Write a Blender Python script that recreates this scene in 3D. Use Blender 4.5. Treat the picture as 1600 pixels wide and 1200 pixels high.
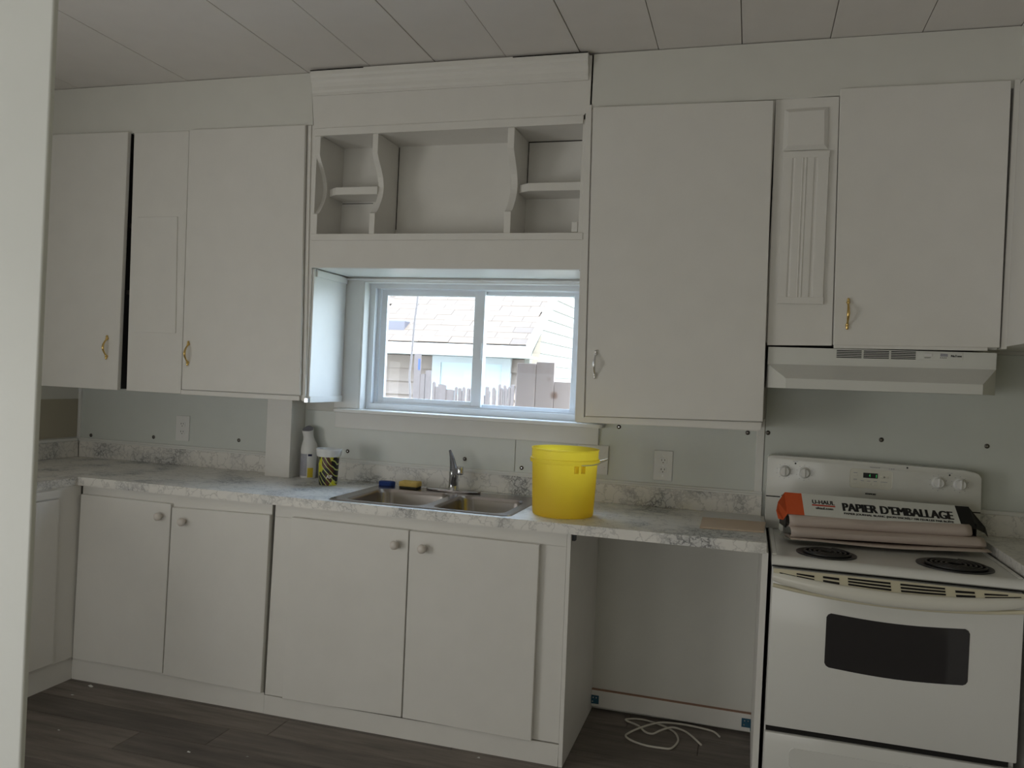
import bpy, bmesh, math, random
from mathutils import Vector, Matrix
random.seed(7)
for o in list(bpy.data.objects): bpy.data.objects.remove(o)
scene = bpy.context.scene
COL = scene.collection
PI = math.pi

# ------------------------------------------------------------------ camera, world, sun, daylight, exposure
cam_d = bpy.data.cameras.new('camera'); cam_d.sensor_width = 36.0; cam_d.lens = 28.854; cam_d.clip_start = 0.02
cam = bpy.data.objects.new('camera', cam_d); COL.objects.link(cam)
R_ = Vector((0.95915, 0.27912, 0.0460)); U_ = Vector((-0.04651, -0.00481, 0.99891)); F_ = Vector((-0.27904, 0.96024, -0.00837))
cam.matrix_world = Matrix(((R_.x, U_.x, -F_.x, 0.0633), (R_.y, U_.y, -F_.y, -3.6014), (R_.z, U_.z, -F_.z, 1.4460), (0, 0, 0, 1)))
scene.camera = cam

world = bpy.data.worlds.new('sky'); scene.world = world; world.use_nodes = True
wn = world.node_tree.nodes; wl = world.node_tree.links
bg = wn['Background']
tc = wn.new('ShaderNodeTexCoord'); sx = wn.new('ShaderNodeSeparateXYZ'); rp = wn.new('ShaderNodeValToRGB')
wl.new(tc.outputs['Generated'], sx.inputs[0]); wl.new(sx.outputs['Z'], rp.inputs[0]); wl.new(rp.outputs[0], bg.inputs[0])
rp.color_ramp.elements[0].color = (0.76, 0.89, 1.0, 1); rp.color_ramp.elements[1].color = (0.60, 0.80, 1.12, 1)
bg.inputs[1].default_value = 8.6

sun_d = bpy.data.lights.new('sun', 'SUN'); sun_d.energy = 12.0; sun_d.angle = 0.009; sun_d.color = (1.0, 0.95, 0.86)
sun = bpy.data.objects.new('sun', sun_d); COL.objects.link(sun)
sun.rotation_euler = Vector((-0.42, 0.62, -0.68)).to_track_quat('-Z', 'Y').to_euler()

def area(name, loc, aim, sx_, sy_, energy, color):
    d = bpy.data.lights.new(name, 'AREA'); d.shape = 'RECTANGLE'; d.size = sx_; d.size_y = sy_; d.energy = energy; d.color = color
    o = bpy.data.objects.new(name, d); COL.objects.link(o); o.location = loc
    o.rotation_euler = (Vector(aim) - Vector(loc)).to_track_quat('-Z', 'Z').to_euler()
    return o
# daylight of the two windows of the adjoining room (openings are built in the walls there)
area('daylight_side_window', (-3.44, -3.25, 0.86), (0.0, -3.20, 0.75), 1.4, 1.5, 28.0, (1.0, 0.985, 0.93))
area('daylight_rear_window', (-1.7, -5.24, 0.80), (-1.7, 0.0, 0.75), 2.9, 1.4, 20.5, (1.0, 0.985, 0.94))

scene.view_settings.view_transform = 'Standard'; scene.view_settings.look = 'None'
scene.view_settings.exposure = 0.0; scene.view_settings.gamma = 1.0
try: scene.view_settings.use_curve_mapping = False
except Exception: pass

# ------------------------------------------------------------------ materials
MATS = {}
def new_mat(name):
    m = bpy.data.materials.new(name); m.use_nodes = True
    MATS[name] = m
    return m, m.node_tree.nodes, m.node_tree.links, m.node_tree.nodes['Principled BSDF']
def paint(name, col, rough=0.45, var=0.04, bump=0.06, scale=9.0, metal=0.0, spec=0.5):
    m, n, l, p = new_mat(name)
    g = n.new('ShaderNodeNewGeometry'); t = n.new('ShaderNodeTexNoise'); t.inputs['Scale'].default_value = scale; t.inputs['Detail'].default_value = 4
    l.new(g.outputs['Position'], t.inputs['Vector'])
    mx = n.new('ShaderNodeMix'); mx.data_type = 'RGBA'
    mx.inputs['A'].default_value = tuple(c * (1 - var) for c in col) + (1,); mx.inputs['B'].default_value = tuple(min(1, c * (1 + var)) for c in col) + (1,)
    l.new(t.outputs['Fac'], mx.inputs['Factor']); l.new(mx.outputs['Result'], p.inputs['Base Color'])
    p.inputs['Roughness'].default_value = rough; p.inputs['Metallic'].default_value = metal
    p.inputs['Specular IOR Level'].default_value = spec
    if bump:
        t2 = n.new('ShaderNodeTexNoise'); t2.inputs['Scale'].default_value = 160; t2.inputs['Detail'].default_value = 2
        l.new(g.outputs['Position'], t2.inputs['Vector'])
        b = n.new('ShaderNodeBump'); b.inputs['Strength'].default_value = bump; b.inputs['Distance'].default_value = 0.002
        l.new(t2.outputs['Fac'], b.inputs['Height']); l.new(b.outputs['Normal'], p.inputs['Normal'])
    return m
paint('cabinet_paint', (0.80, 0.785, 0.75), 0.42)
paint('wall_paint', (0.73, 0.725, 0.68), 0.6)
paint('olive_bounce', (0.46, 0.44, 0.30), 0.6)  # unseen walls only: olive chosen for the tint it bounces into the kitchen
paint('ceiling_paint', (0.76, 0.73, 0.70), 0.7)
paint('panel_white', (0.68, 0.71, 0.68), 0.3, bump=0.02)
paint('trim_white', (0.80, 0.80, 0.78), 0.35)
paint('jamb_paint', (0.82, 0.84, 0.82), 0.4, bump=0.05)
paint('vinyl_white', (0.80, 0.83, 0.86), 0.3, bump=0)
paint('brown_board', (0.42, 0.385, 0.30), 0.7)
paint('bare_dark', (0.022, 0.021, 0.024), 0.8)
paint('raw_edge', (0.34, 0.2, 0.14), 0.8)
paint('enamel', (0.78, 0.78, 0.75), 0.18, var=0.01, bump=0)
paint('hood_enamel', (0.74, 0.745, 0.71), 0.3, var=0.02, bump=0)
paint('ivory_plastic', (0.72, 0.67, 0.50), 0.3, var=0.06, bump=0, scale=14)
paint('panel_cream', (0.76, 0.745, 0.67), 0.3, bump=0)
paint('handle_plastic', (0.78, 0.765, 0.69), 0.22, var=0.02, bump=0)
paint('knob_wood', (0.74, 0.69, 0.64), 0.4, bump=0)
paint('plastic_white', (0.80, 0.80, 0.79), 0.3, var=0.01, bump=0)
paint('black', (0.010, 0.010, 0.012), 0.4, bump=0)
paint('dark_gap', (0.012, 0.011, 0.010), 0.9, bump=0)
paint('coil_black', (0.018, 0.017, 0.017), 0.45, bump=0)
paint('oven_glass', (0.036, 0.034, 0.036), 0.06, bump=0)
paint('brass', (0.72, 0.52, 0.20), 0.25, metal=1.0, bump=0)
paint('chrome', (0.62, 0.63, 0.66), 0.12, metal=1.0, bump=0)
paint('dark_chrome', (0.30, 0.31, 0.35), 0.25, metal=1.0, bump=0)
paint('screw_steel', (0.13, 0.12, 0.11), 0.4, metal=0.9, bump=0)
paint('wire_steel', (0.80, 0.80, 0.80), 0.3, metal=1.0, bump=0)
paint('sponge_yellow', (0.72, 0.52, 0.16), 0.95, var=0.15, bump=0.8, scale=120)
paint('sponge_dark', (0.05, 0.05, 0.035), 0.95)
paint('scrub_blue', (0.015, 0.05, 0.24), 0.8)
paint('kraft', (0.72, 0.58, 0.45), 0.8, var=0.03)
paint('grey_paper', (0.78, 0.77, 0.76), 0.8)
paint('packing_paper', (0.60, 0.51, 0.46), 0.85, var=0.04, bump=0.1)
paint('carton_white', (0.74, 0.75, 0.71), 0.6, bump=0)
paint('carton_orange', (0.72, 0.115, 0.03), 0.55, bump=0)
paint('print_red', (0.55, 0.06, 0.03), 0.6, bump=0)
paint('print_black', (0.012, 0.012, 0.014), 0.6, bump=0)
paint('bracket_blue', (0.02, 0.10, 0.17), 0.5)
paint('cord_white', (0.66, 0.63, 0.56), 0.6)
paint('litter_white', (0.7, 0.7, 0.68), 0.8)
paint('siding', (0.24, 0.185, 0.155), 0.7)
paint('siding_white', (0.26, 0.235, 0.20), 0.7)
paint('shingle_light', (0.128, 0.100, 0.079), 0.9, var=0.12, scale=22)
paint('shingle_mid', (0.104, 0.082, 0.067), 0.9, var=0.12, scale=22)
paint('fascia_white', (0.40, 0.40, 0.40), 0.6)
paint('old_wood', (0.105, 0.09, 0.09), 0.9, var=0.2, scale=30)
paint('ground_earth', (0.25, 0.25, 0.17), 1.0, var=0.3)
paint('cable_black', (0.30, 0.25, 0.24), 0.7, bump=0)
paint('mark_blue', (0.03, 0.06, 0.4), 0.7, bump=0)
paint('vent_grey', (0.09, 0.085, 0.10), 0.6)
paint('pale_blue_grey', (0.42, 0.47, 0.50), 0.5)
paint('label_grey', (0.36, 0.36, 0.41), 0.4, var=0.35, bump=0, scale=300)
paint('label_yellow', (0.72, 0.55, 0.04), 0.4, bump=0)
paint('navy', (0.01, 0.015, 0.08), 0.4, bump=0)
paint('cap_grey', (0.22, 0.22, 0.26), 0.4, bump=0)

# pine boards with knots
m, n, l, p = new_mat('pine')
g = n.new('ShaderNodeNewGeometry'); mp = n.new('ShaderNodeMapping'); mp.inputs['Scale'].default_value = (30, 30, 4)
l.new(g.outputs['Position'], mp.inputs['Vector'])
t = n.new('ShaderNodeTexNoise'); t.inputs['Scale'].default_value = 1.0; t.inputs['Detail'].default_value = 3; l.new(mp.outputs[0], t.inputs['Vector'])
v = n.new('ShaderNodeTexVoronoi'); v.inputs['Scale'].default_value = 8; l.new(g.outputs['Position'], v.inputs['Vector'])
r1 = n.new('ShaderNodeValToRGB'); r1.color_ramp.elements[0].position = 0.08; r1.color_ramp.elements[1].position = 0.2
r1.color_ramp.elements[0].color = (0.45, 0.3, 0.22, 1); r1.color_ramp.elements[1].color = (1, 1, 1, 1); l.new(v.outputs['Distance'], r1.inputs[0])
r2 = n.new('ShaderNodeValToRGB'); r2.color_ramp.elements[0].color = (0.34, 0.25, 0.215, 1); r2.color_ramp.elements[1].color = (0.43, 0.325, 0.28, 1); l.new(t.outputs['Fac'], r2.inputs[0])
mx = n.new('ShaderNodeMix'); mx.data_type = 'RGBA'; mx.blend_type = 'MULTIPLY'; mx.inputs['Factor'].default_value = 1
l.new(r2.outputs[0], mx.inputs['A']); l.new(r1.outputs[0], mx.inputs['B']); l.new(mx.outputs['Result'], p.inputs['Base Color']); p.inputs['Roughness'].default_value = 0.8

# marble-look laminate
m, n, l, p = new_mat('marble_laminate')
g = n.new('ShaderNodeNewGeometry')
ns = n.new('ShaderNodeTexNoise'); ns.inputs['Scale'].default_value = 9; ns.inputs['Detail'].default_value = 5; ns.inputs['Roughness'].default_value = 0.65; l.new(g.outputs['Position'], ns.inputs['Vector'])
sc = n.new('ShaderNodeVectorMath'); sc.operation = 'SCALE'; sc.inputs['Scale'].default_value = 0.16; l.new(ns.outputs['Color'], sc.inputs[0])
ad = n.new('ShaderNodeVectorMath'); ad.operation = 'ADD'; l.new(g.outputs['Position'], ad.inputs[0]); l.new(sc.outputs[0], ad.inputs[1])
def vein(scale, w):
    v = n.new('ShaderNodeTexVoronoi'); v.feature = 'DISTANCE_TO_EDGE'; v.inputs['Scale'].default_value = scale; l.new(ad.outputs[0], v.inputs['Vector'])
    r = n.new('ShaderNodeValToRGB'); r.color_ramp.elements[0].position = 0.0; r.color_ramp.elements[1].position = w
    r.color_ramp.elements[0].color = (1, 1, 1, 1); r.color_ramp.elements[1].color = (0, 0, 0, 1); l.new(v.outputs['Distance'], r.inputs[0])
    return r.outputs[0]
mask = n.new('ShaderNodeTexNoise'); mask.inputs['Scale'].default_value = 4.6; mask.inputs['Detail'].default_value = 3; l.new(g.outputs['Position'], mask.inputs['Vector'])
mr = n.new('ShaderNodeValToRGB'); mr.color_ramp.elements[0].position = 0.49; mr.color_ramp.elements[1].position = 0.64; l.new(mask.outputs['Fac'], mr.inputs[0])
v1 = vein(13, 0.05); v2 = vein(30, 0.12)
a1 = n.new('ShaderNodeMath'); a1.operation = 'MULTIPLY'; l.new(v2, a1.inputs[0]); l.new(mr.outputs[0], a1.inputs[1])
a2 = n.new('ShaderNodeMath'); a2.operation = 'MULTIPLY'; l.new(v1, a2.inputs[0]); a2.inputs[1].default_value = 0.36
a3 = n.new('ShaderNodeMath'); a3.operation = 'MAXIMUM'; l.new(a1.outputs[0], a3.inputs[0]); l.new(a2.outputs[0], a3.inputs[1])
a4 = n.new('ShaderNodeMath'); a4.operation = 'MULTIPLY'; l.new(a3.outputs[0], a4.inputs[0]); a4.inputs[1].default_value = 0.85
cl = n.new('ShaderNodeMix'); cl.data_type = 'RGBA'; cl.inputs['A'].default_value = (0.84, 0.82, 0.78, 1); cl.inputs['B'].default_value = (0.66, 0.66, 0.65, 1); l.new(mr.outputs[0], cl.inputs['Factor'])
mx = n.new('ShaderNodeMix'); mx.data_type = 'RGBA'; l.new(cl.outputs['Result'], mx.inputs['A']); mx.inputs['B'].default_value = (0.055, 0.055, 0.06, 1)
l.new(a4.outputs[0], mx.inputs['Factor']); l.new(mx.outputs['Result'], p.inputs['Base Color']); p.inputs['Roughness'].default_value = 0.40; p.inputs['Specular IOR Level'].default_value = 0.75

# dark wood-look laminate planks: each plank its own tone
m, n, l, p = new_mat('floor_laminate')
g = n.new('ShaderNodeNewGeometry'); mp = n.new('ShaderNodeMapping'); mp.inputs['Scale'].default_value = (3.0, 26, 26); l.new(g.outputs['Position'], mp.inputs['Vector'])
oi = n.new('ShaderNodeObjectInfo')
t = n.new('ShaderNodeTexNoise'); t.inputs['Scale'].default_value = 1.0; t.inputs['Detail'].default_value = 6; t.inputs['Roughness'].default_value = 0.6; l.new(mp.outputs[0], t.inputs['Vector'])
r = n.new('ShaderNodeValToRGB'); r.color_ramp.elements[0].position = 0.3; r.color_ramp.elements[1].position = 0.75
r.color_ramp.elements[0].color = (0.098, 0.083, 0.073, 1); r.color_ramp.elements[1].color = (0.225, 0.193, 0.170, 1); l.new(t.outputs['Fac'], r.inputs[0])
hs = n.new('ShaderNodeHueSaturation'); mr2 = n.new('ShaderNodeMapRange'); mr2.inputs['To Min'].default_value = 0.75; mr2.inputs['To Max'].default_value = 1.25
l.new(oi.outputs['Random'], mr2.inputs['Value']); l.new(mr2.outputs[0], hs.inputs['Value']); l.new(r.outputs[0], hs.inputs['Color']); l.new(hs.outputs[0], p.inputs['Base Color'])
p.inputs['Roughness'].default_value = 0.5

# brushed stainless steel
m, n, l, p = new_mat('stainless')
p.inputs['Metallic'].default_value = 1.0; p.inputs['Roughness'].default_value = 0.24; p.inputs['Base Color'].default_value = (0.40, 0.37, 0.36, 1)
g = n.new('ShaderNodeNewGeometry'); mp = n.new('ShaderNodeMapping'); mp.inputs['Scale'].default_value = (300, 300, 12); l.new(g.outputs['Position'], mp.inputs['Vector'])
t = n.new('ShaderNodeTexNoise'); t.inputs['Scale'].default_value = 1; l.new(mp.outputs[0], t.inputs['Vector'])
b = n.new('ShaderNodeBump'); b.inputs['Strength'].default_value = 0.12; b.inputs['Distance'].default_value = 0.001; l.new(t.outputs['Fac'], b.inputs['Height']); l.new(b.outputs['Normal'], p.inputs['Normal'])

# translucent yellow bucket plastic
m, n, l, p = new_mat('bucket_yellow')
p.inputs['Base Color'].default_value = (1.0, 0.86, 0.20, 1); p.inputs['Roughness'].default_value = 0.32
tr = n.new('ShaderNodeBsdfTranslucent'); tr.inputs[0].default_value = (1.0, 0.88, 0.24, 1)
ms = n.new('ShaderNodeMixShader'); ms.inputs[0].default_value = 0.80; out = n['Material Output']
l.new(p.outputs[0], ms.inputs[1]); l.new(tr.outputs[0], ms.inputs[2]); l.new(ms.outputs[0], out.inputs[0])

# window glass
m, n, l, p = new_mat('window_glass')
tr = n.new('ShaderNodeBsdfTransparent'); gl = n.new('ShaderNodeBsdfGlossy'); gl.inputs['Roughness'].default_value = 0.02
lw = n.new('ShaderNodeLayerWeight'); lw.inputs['Blend'].default_value = 0.5
pw = n.new('ShaderNodeMath'); pw.operation = 'POWER'; pw.inputs[1].default_value = 5.0; l.new(lw.outputs['Facing'], pw.inputs[0])
fr = n.new('ShaderNodeMath'); fr.operation = 'MULTIPLY_ADD'; fr.inputs[1].default_value = 0.9; fr.inputs[2].default_value = 0.015; l.new(pw.outputs[0], fr.inputs[0])
ms = n.new('ShaderNodeMixShader'); out = n['Material Output']
tr.inputs[0].default_value = (0.95, 0.97, 0.98, 1)
l.new(fr.outputs[0], ms.inputs[0]); l.new(tr.outputs[0], ms.inputs[1]); l.new(gl.outputs[0], ms.inputs[2]); l.new(ms.outputs[0], out.inputs[0])

# printed cup: black, yellow, a little white and maroon in slanting shards
m, n, l, p = new_mat('cup_print')
g = n.new('ShaderNodeTexCoord'); mp = n.new('ShaderNodeMapping'); mp.inputs['Rotation'].default_value = (0.3, 0.9, 0.2); mp.inputs['Scale'].default_value = (1, 1, 0.55)
l.new(g.outputs['Object'], mp.inputs['Vector'])
v = n.new('ShaderNodeTexVoronoi'); v.inputs['Scale'].default_value = 34; v.distance = 'MANHATTAN'; l.new(mp.outputs[0], v.inputs['Vector'])
sp = n.new('ShaderNodeSeparateColor'); l.new(v.outputs['Color'], sp.inputs[0])
r = n.new('ShaderNodeValToRGB'); r.color_ramp.interpolation = 'CONSTANT'
e = r.color_ramp.elements; e[0].color = (0.012, 0.012, 0.016, 1); e[0].position = 0; e[1].position = 0.58; e[1].color = (0.62, 0.60, 0.02, 1)
e2 = e.new(0.84); e2.color = (0.09, 0.03, 0.02, 1); e3 = e.new(0.93); e3.color = (0.55, 0.6, 0.5, 1)
l.new(sp.outputs[0], r.inputs[0])
w = n.new('ShaderNodeTexWave'); w.inputs['Scale'].default_value = 24; w.inputs['Distortion'].default_value = 3; l.new(mp.outputs[0], w.inputs['Vector'])
gt = n.new('ShaderNodeMath'); gt.operation = 'GREATER_THAN'; gt.inputs[1].default_value = 0.88; l.new(w.outputs['Fac'], gt.inputs[0])
mx = n.new('ShaderNodeMix'); mx.data_type = 'RGBA'; l.new(gt.outputs[0], mx.inputs['Factor']); l.new(r.outputs[0], mx.inputs['A']); mx.inputs['B'].default_value = (0.55, 0.58, 0.18, 1)
l.new(mx.outputs['Result'], p.inputs['Base Color']); p.inputs['Roughness'].default_value = 0.3

m, n, l, p = new_mat('clock_green')
p.inputs['Base Color'].default_value = (0.02, 0.3, 0.05, 1); p.inputs['Emission Color'].default_value = (0.1, 1.0, 0.25, 1); p.inputs['Emission Strength'].default_value = 0.25

# ------------------------------------------------------------------ mesh helpers
WL = {}                                            # world location of every parent we make
def tag(o, label=None, cat=None, group=None, kind=None):
    if label: o['label'] = label
    if cat: o['category'] = cat
    if group: o['group'] = group
    if kind: o['kind'] = kind
    return o
def thing(name, label, cat, loc, group=None, rotz=0.0, kind=None):
    o = bpy.data.objects.new(name, None); COL.objects.link(o); o.empty_display_size = 0.05
    o.location = loc; o.rotation_euler = (0, 0, rotz); WL[o.name] = Vector(loc)
    return tag(o, label, cat, group, kind)

class B:
    def __init__(s): s.bm = bmesh.new()
    def _bev(s, verts, w, seg=1):
        if w <= 0: return
        es = {e for v in verts for e in v.link_edges}
        bmesh.ops.bevel(s.bm, geom=list(es), offset=w, segments=seg, affect='EDGES', profile=0.5, clamp_overlap=True)
    def box(s, x0, x1, y0, y1, z0, z1, bev=0.0, seg=1):
        vs = [s.bm.verts.new((x, y, z)) for x in (x0, x1) for y in (y0, y1) for z in (z0, z1)]
        for f in ((0, 1, 3, 2), (4, 6, 7, 5), (0, 4, 5, 1), (2, 3, 7, 6), (0, 2, 6, 4), (1, 5, 7, 3)): s.bm.faces.new([vs[i] for i in f])
        s._bev(vs, bev, seg); return s
    def slab(s, pts, y0, y1, bev=0.0, seg=1):      # polygon in x,z, thickness from y0 (front) to y1
        a = [s.bm.verts.new((x, y0, z)) for x, z in pts]; b = [s.bm.verts.new((x, y1, z)) for x, z in pts]; k = len(pts)
        s.bm.faces.new(a); s.bm.faces.new(b[::-1])
        for i in range(k): s.bm.faces.new((a[i], b[i], b[(i + 1) % k], a[(i + 1) % k]))
        if bev: s._bev(a, bev, seg)
        return s
    def prism(s, pts, axis, a0, a1, bev=0.0):      # polygon in the two other axes, extruded along axis
        def P(u, v, a): return {'x': (a, u, v), 'y': (u, a, v), 'z': (u, v, a)}[axis]
        a = [s.bm.verts.new(P(u, v, a0)) for u, v in pts]; b = [s.bm.verts.new(P(u, v, a1)) for u, v in pts]; k = len(pts)
        s.bm.faces.new(a); s.bm.faces.new(b[::-1])
        for i in range(k): s.bm.faces.new((a[i], b[i], b[(i + 1) % k], a[(i + 1) % k]))
        s._bev(a + b, bev); return s
    def hull(s, pts):
        vs = [s.bm.verts.new(p) for p in pts]; r = bmesh.ops.convex_hull(s.bm, input=vs); return s
    def rings(s, rings, cap0=True, cap1=True):
        vr = [[s.bm.verts.new(p) for p in r] for r in rings]; k = len(vr[0])
        for a, b in zip(vr, vr[1:]):
            for i in range(k): s.bm.faces.new((a[i], a[(i + 1) % k], b[(i + 1) % k], b[i]))
        if cap0: s.bm.faces.new(vr[0][::-1])
        if cap1: s.bm.faces.new(vr[-1])
        return s
    def lathe(s, c, prof, n=32, axis='z', cap0=True, cap1=True, tilt=None):
        def P(r, h, t):
            a, b = r * math.cos(t), r * math.sin(t)
            return {'z': (c[0] + a, c[1] + b, c[2] + h), 'y': (c[0] + a, c[1] - h, c[2] + b), 'x': (c[0] + h, c[1] + a, c[2] + b)}[axis]
        return s.rings([[P(max(r, 1e-4), h, 2 * PI * i / n) for i in range(n)] for r, h in prof], cap0, cap1)
    def tube(s, pts, r, n=8, sy=1.0):
        pts = [Vector(p) for p in pts]; k = len(pts); rr = r if isinstance(r, (list, tuple)) else [r] * k
        up = Vector((0, 0, 1)); out = []
        for i in range(k):
            d = (pts[min(i + 1, k - 1)] - pts[max(i - 1, 0)]).normalized()
            if abs(d.dot(up)) > 0.95: up = Vector((1, 0, 0)) if abs(d.x) < 0.9 else Vector((0, 1, 0))
            a = d.cross(up).normalized(); b = a.cross(d).normalized()
            out.append([pts[i] + a * math.cos(2 * PI * j / n) * rr[i] * sy + b * math.sin(2 * PI * j / n) * rr[i] for j in range(n)])
            up = b
        return s.rings(out)
    def done(s, name, mat, parent=None, smooth=None, base=None, local=False, **tags):
        bmesh.ops.recalc_face_normals(s.bm, faces=s.bm.faces)
        me = bpy.data.meshes.new(name)
        off = Vector((0, 0, 0))
        if not local:
            if parent is not None: off = WL[parent.name]
            elif base is not None: off = Vector(base)
            if base is not None: off = Vector(base)
        bmesh.ops.translate(s.bm, verts=s.bm.verts, vec=-off)
        s.bm.to_mesh(me); s.bm.free()
        me.materials.append(MATS[mat])
        if smooth is not None:
            for p in me.polygons: p.use_smooth = True
            me.set_sharp_from_angle(angle=math.radians(smooth))
        o = bpy.data.objects.new(name, me); COL.objects.link(o)
        if parent is not None:
            o.parent = parent
            if base is not None and not local: o.location = off - WL[parent.name]
        elif base is not None: o.location = off
        WL[o.name] = off if (parent is None or base is not None) else WL.get(parent.name, Vector())
        if parent is None and base is None: WL[o.name] = Vector((0, 0, 0))
        return tag(o, **tags)

def rrect(x0, x1, y0, y1, r, n=6):
    out = []
    for cx, cy, a in ((x1 - r, y1 - r, 0), (x0 + r, y1 - r, PI / 2), (x0 + r, y0 + r, PI), (x1 - r, y0 + r, 1.5 * PI)):
        for i in range(n + 1):
            t = a + PI / 2 * i / n; out.append((cx + r * math.cos(t), cy + r * math.sin(t)))
    return out
def smooth_pts(pts, k=5):
    P = [Vector(p) for p in pts]; out = []
    for i in range(len(P) - 1):
        p0, p1, p2, p3 = P[max(i - 1, 0)], P[i], P[i + 1], P[min(i + 2, len(P) - 1)]
        for j in range(k):
            t = j / k
            out.append(0.5 * ((2 * p1) + (p2 - p0) * t + (2 * p0 - 5 * p1 + 4 * p2 - p3) * t * t + (-p0 + 3 * p1 - 3 * p2 + p3) * t ** 3))
    out.append(P[-1]); return out
def text(name, s, w, h, M, mat, parent, bold=0.0, local=True, depth=0.0006):
    cu = bpy.data.curves.new(name, 'FONT'); cu.body = s; cu.extrude = depth / max(h, 1e-6) * 0.7; cu.offset = 0.0; cu.resolution_u = 3
    t = bpy.data.objects.new('tmp_' + name, cu); COL.objects.link(t)
    dg = bpy.context.evaluated_depsgraph_get(); dg.update()
    me = bpy.data.meshes.new_from_object(t.evaluated_get(dg)); bpy.data.objects.remove(t); bpy.data.curves.remove(cu)
    xs = [v.co.x for v in me.vertices]; ys = [v.co.y for v in me.vertices]
    x0, x1, y0, y1 = min(xs), max(xs), min(ys), max(ys)
    for v in me.vertices:
        v.co = M @ Vector(((v.co.x - x0) / (x1 - x0) * w, (v.co.y - y0) / (y1 - y0) * h, v.co.z * h))
    if bold > 0.015:
        bm = bmesh.new(); bm.from_mesh(me); g0 = bm.verts[:] + bm.edges[:] + bm.faces[:]
        ax = (M @ Vector((1, 0, 0)) - M @ Vector((0, 0, 0))); dn = (M @ Vector((0, 0, 1)) - M @ Vector((0, 0, 0)))
        for q_ in (1, 2, 3):
            r_ = bmesh.ops.duplicate(bm, geom=g0)
            bmesh.ops.translate(bm, verts=[v for v in r_['geom'] if isinstance(v, bmesh.types.BMVert)], vec=ax * h * bold * 1.5 * q_ + dn * 0.00003 * q_)
        bm.to_mesh(me); bm.free()
    me.name = name; me.materials.clear(); me.materials.append(MATS[mat])
    o = bpy.data.objects.new(name, me); COL.objects.link(o); o.parent = parent
    if not local:
        for v in me.vertices: v.co -= WL[parent.name]
    WL[o.name] = WL.get(parent.name, Vector())
    return o
def face_m(origin, right=(1, 0, 0), up=(0, 0, 1)):  # text plane: local x -> right, local y -> up
    r = Vector(right).normalized(); u = Vector(up).normalized(); k = r.cross(u)
    return Matrix(((r.x, u.x, k.x, origin[0]), (r.y, u.y, k.y, origin[1]), (r.z, u.z, k.z, origin[2]), (0, 0, 0, 1)))

# ------------------------------------------------------------------ the room
XL, XR, YR, ZC = -3.40, 1.27, -5.2, 2.765
floor = B().box(XL - 0.15, XR + 0.15, YR - 0.15, 0.16, -0.30, -0.012).done('floor', 'dark_gap', kind='structure', label='dark wood look laminate plank floor of the kitchen', cat='floor')
pl = {}
def plank_mesh(L):
    k = round(L, 3)
    if k not in pl:
        o = B().box(0, L - 0.0015, 0, 0.1535, -0.012, 0, 0.0012).done('plank', 'floor_laminate', floor, local=True); pl[k] = o; return o
    o = pl[k].copy(); COL.objects.link(o); o.parent = floor; return o
row = 0; y = -0.775 + 0.155 * 5
offs = {5: -2.151 , 6: -1.857}
while y > YR:
    y0 = y - 0.155
    x = XL - random.choice([0.0, 0.3, 0.6, 0.9, 1.1])
    jx = offs.get(row)
    if row == 6: x = -2.151 - 1.21
    if row == 5: x = -1.857 - 2.42
    if row == 4: x = -2.9 - 1.21
    while x < XR:
        a, b_ = max(x, XL), min(x + 1.21, XR)
        if b_ - a > 0.03:
            o = plank_mesh(b_ - a); o.location = (a, y0, 0)
        x += 1.21
    y = y0; row += 1

ceil = B().box(XL - 0.15, XR + 0.15, YR - 0.15, 0.3, ZC + 0.014, ZC + 0.45).done('ceiling', 'ceiling_paint', kind='structure', label='low grey white ceiling of long painted boards', cat='ceiling')
xs = [-3.40, -3.17, -2.855, -2.54, -2.222, -1.902, -1.585, -1.284, -0.9685, -0.6585, -0.3475, -0.029, 0.289, 0.602, 0.92, 1.27]
for i, (a, b_) in enumerate(zip(xs, xs[1:])):
    gap = 0.0016 if i < 5 else (0.0040 if i in (8, 10) else 0.0030)
    dz = [0, .001, 0, .0015, 0, .001, .0005, .002, 0, .0025, .0005, .0015, 0, .001, 0][i]
    B().box(a + gap / 2, b_ - gap / 2, YR, 0, ZC + dz, ZC + 0.014, 0.0008).done('ceiling_board', 'ceiling_paint', ceil)

# back wall with the window opening (x -1.735..-0.665, z 1.262..1.878)
wb = B()
wb.box(XL, -1.745, 0, 0.17, -0.6, ZC + 0.3); wb.box(-0.66, XR, 0, 0.17, -0.6, ZC + 0.3)
wb.box(-1.745, -0.66, 0, 0.17, -0.6, 1.245); wb.box(-1.745, -0.66, 0, 0.17, 1.885, ZC + 0.3)
wb = wb.done('wall_back', 'wall_paint', kind='structure', label='back kitchen wall behind counter with the sliding window', cat='wall')
def wall_panel(x0, x1, z0, z1, holes):
    p_ = B().box(x0, x1, -0.005, 0, z0, z1, 0.001).done('wall_panel', 'panel_white', wb)
    for x, z in holes:
        B().lathe((x, -0.005, z), [(0.0095, 0.0), (0.0095, 0.0012), (0.0072, 0.0030), (0.0028, 0.0036)], 14, 'y').done('screw', 'screw_steel', p_, 40)
        B().lathe((x, -0.0085, z), [(0.0026, 0), (0.0022, 0.0008)], 8, 'y').done('screw_head', 'chrome', p_, 40)
    return p_
wall_panel(XL, -2.17, 0.995, 1.33, [(-3.316, 1.031), (-2.916, 1.047), (-2.403, 1.064)])
wall_panel(-2.035, -0.953, 0.995, 1.24, [(-1.794, 1.051), (-1.193, 1.057)])
wall_panel(-0.950, -0.612, 0.995, 1.24, [(-0.918, 1.036)])
wall_panel(-0.612, 0.100, 0.995, 1.33, [(-0.484, 1.249), (0.06, 1.258)])
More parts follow.
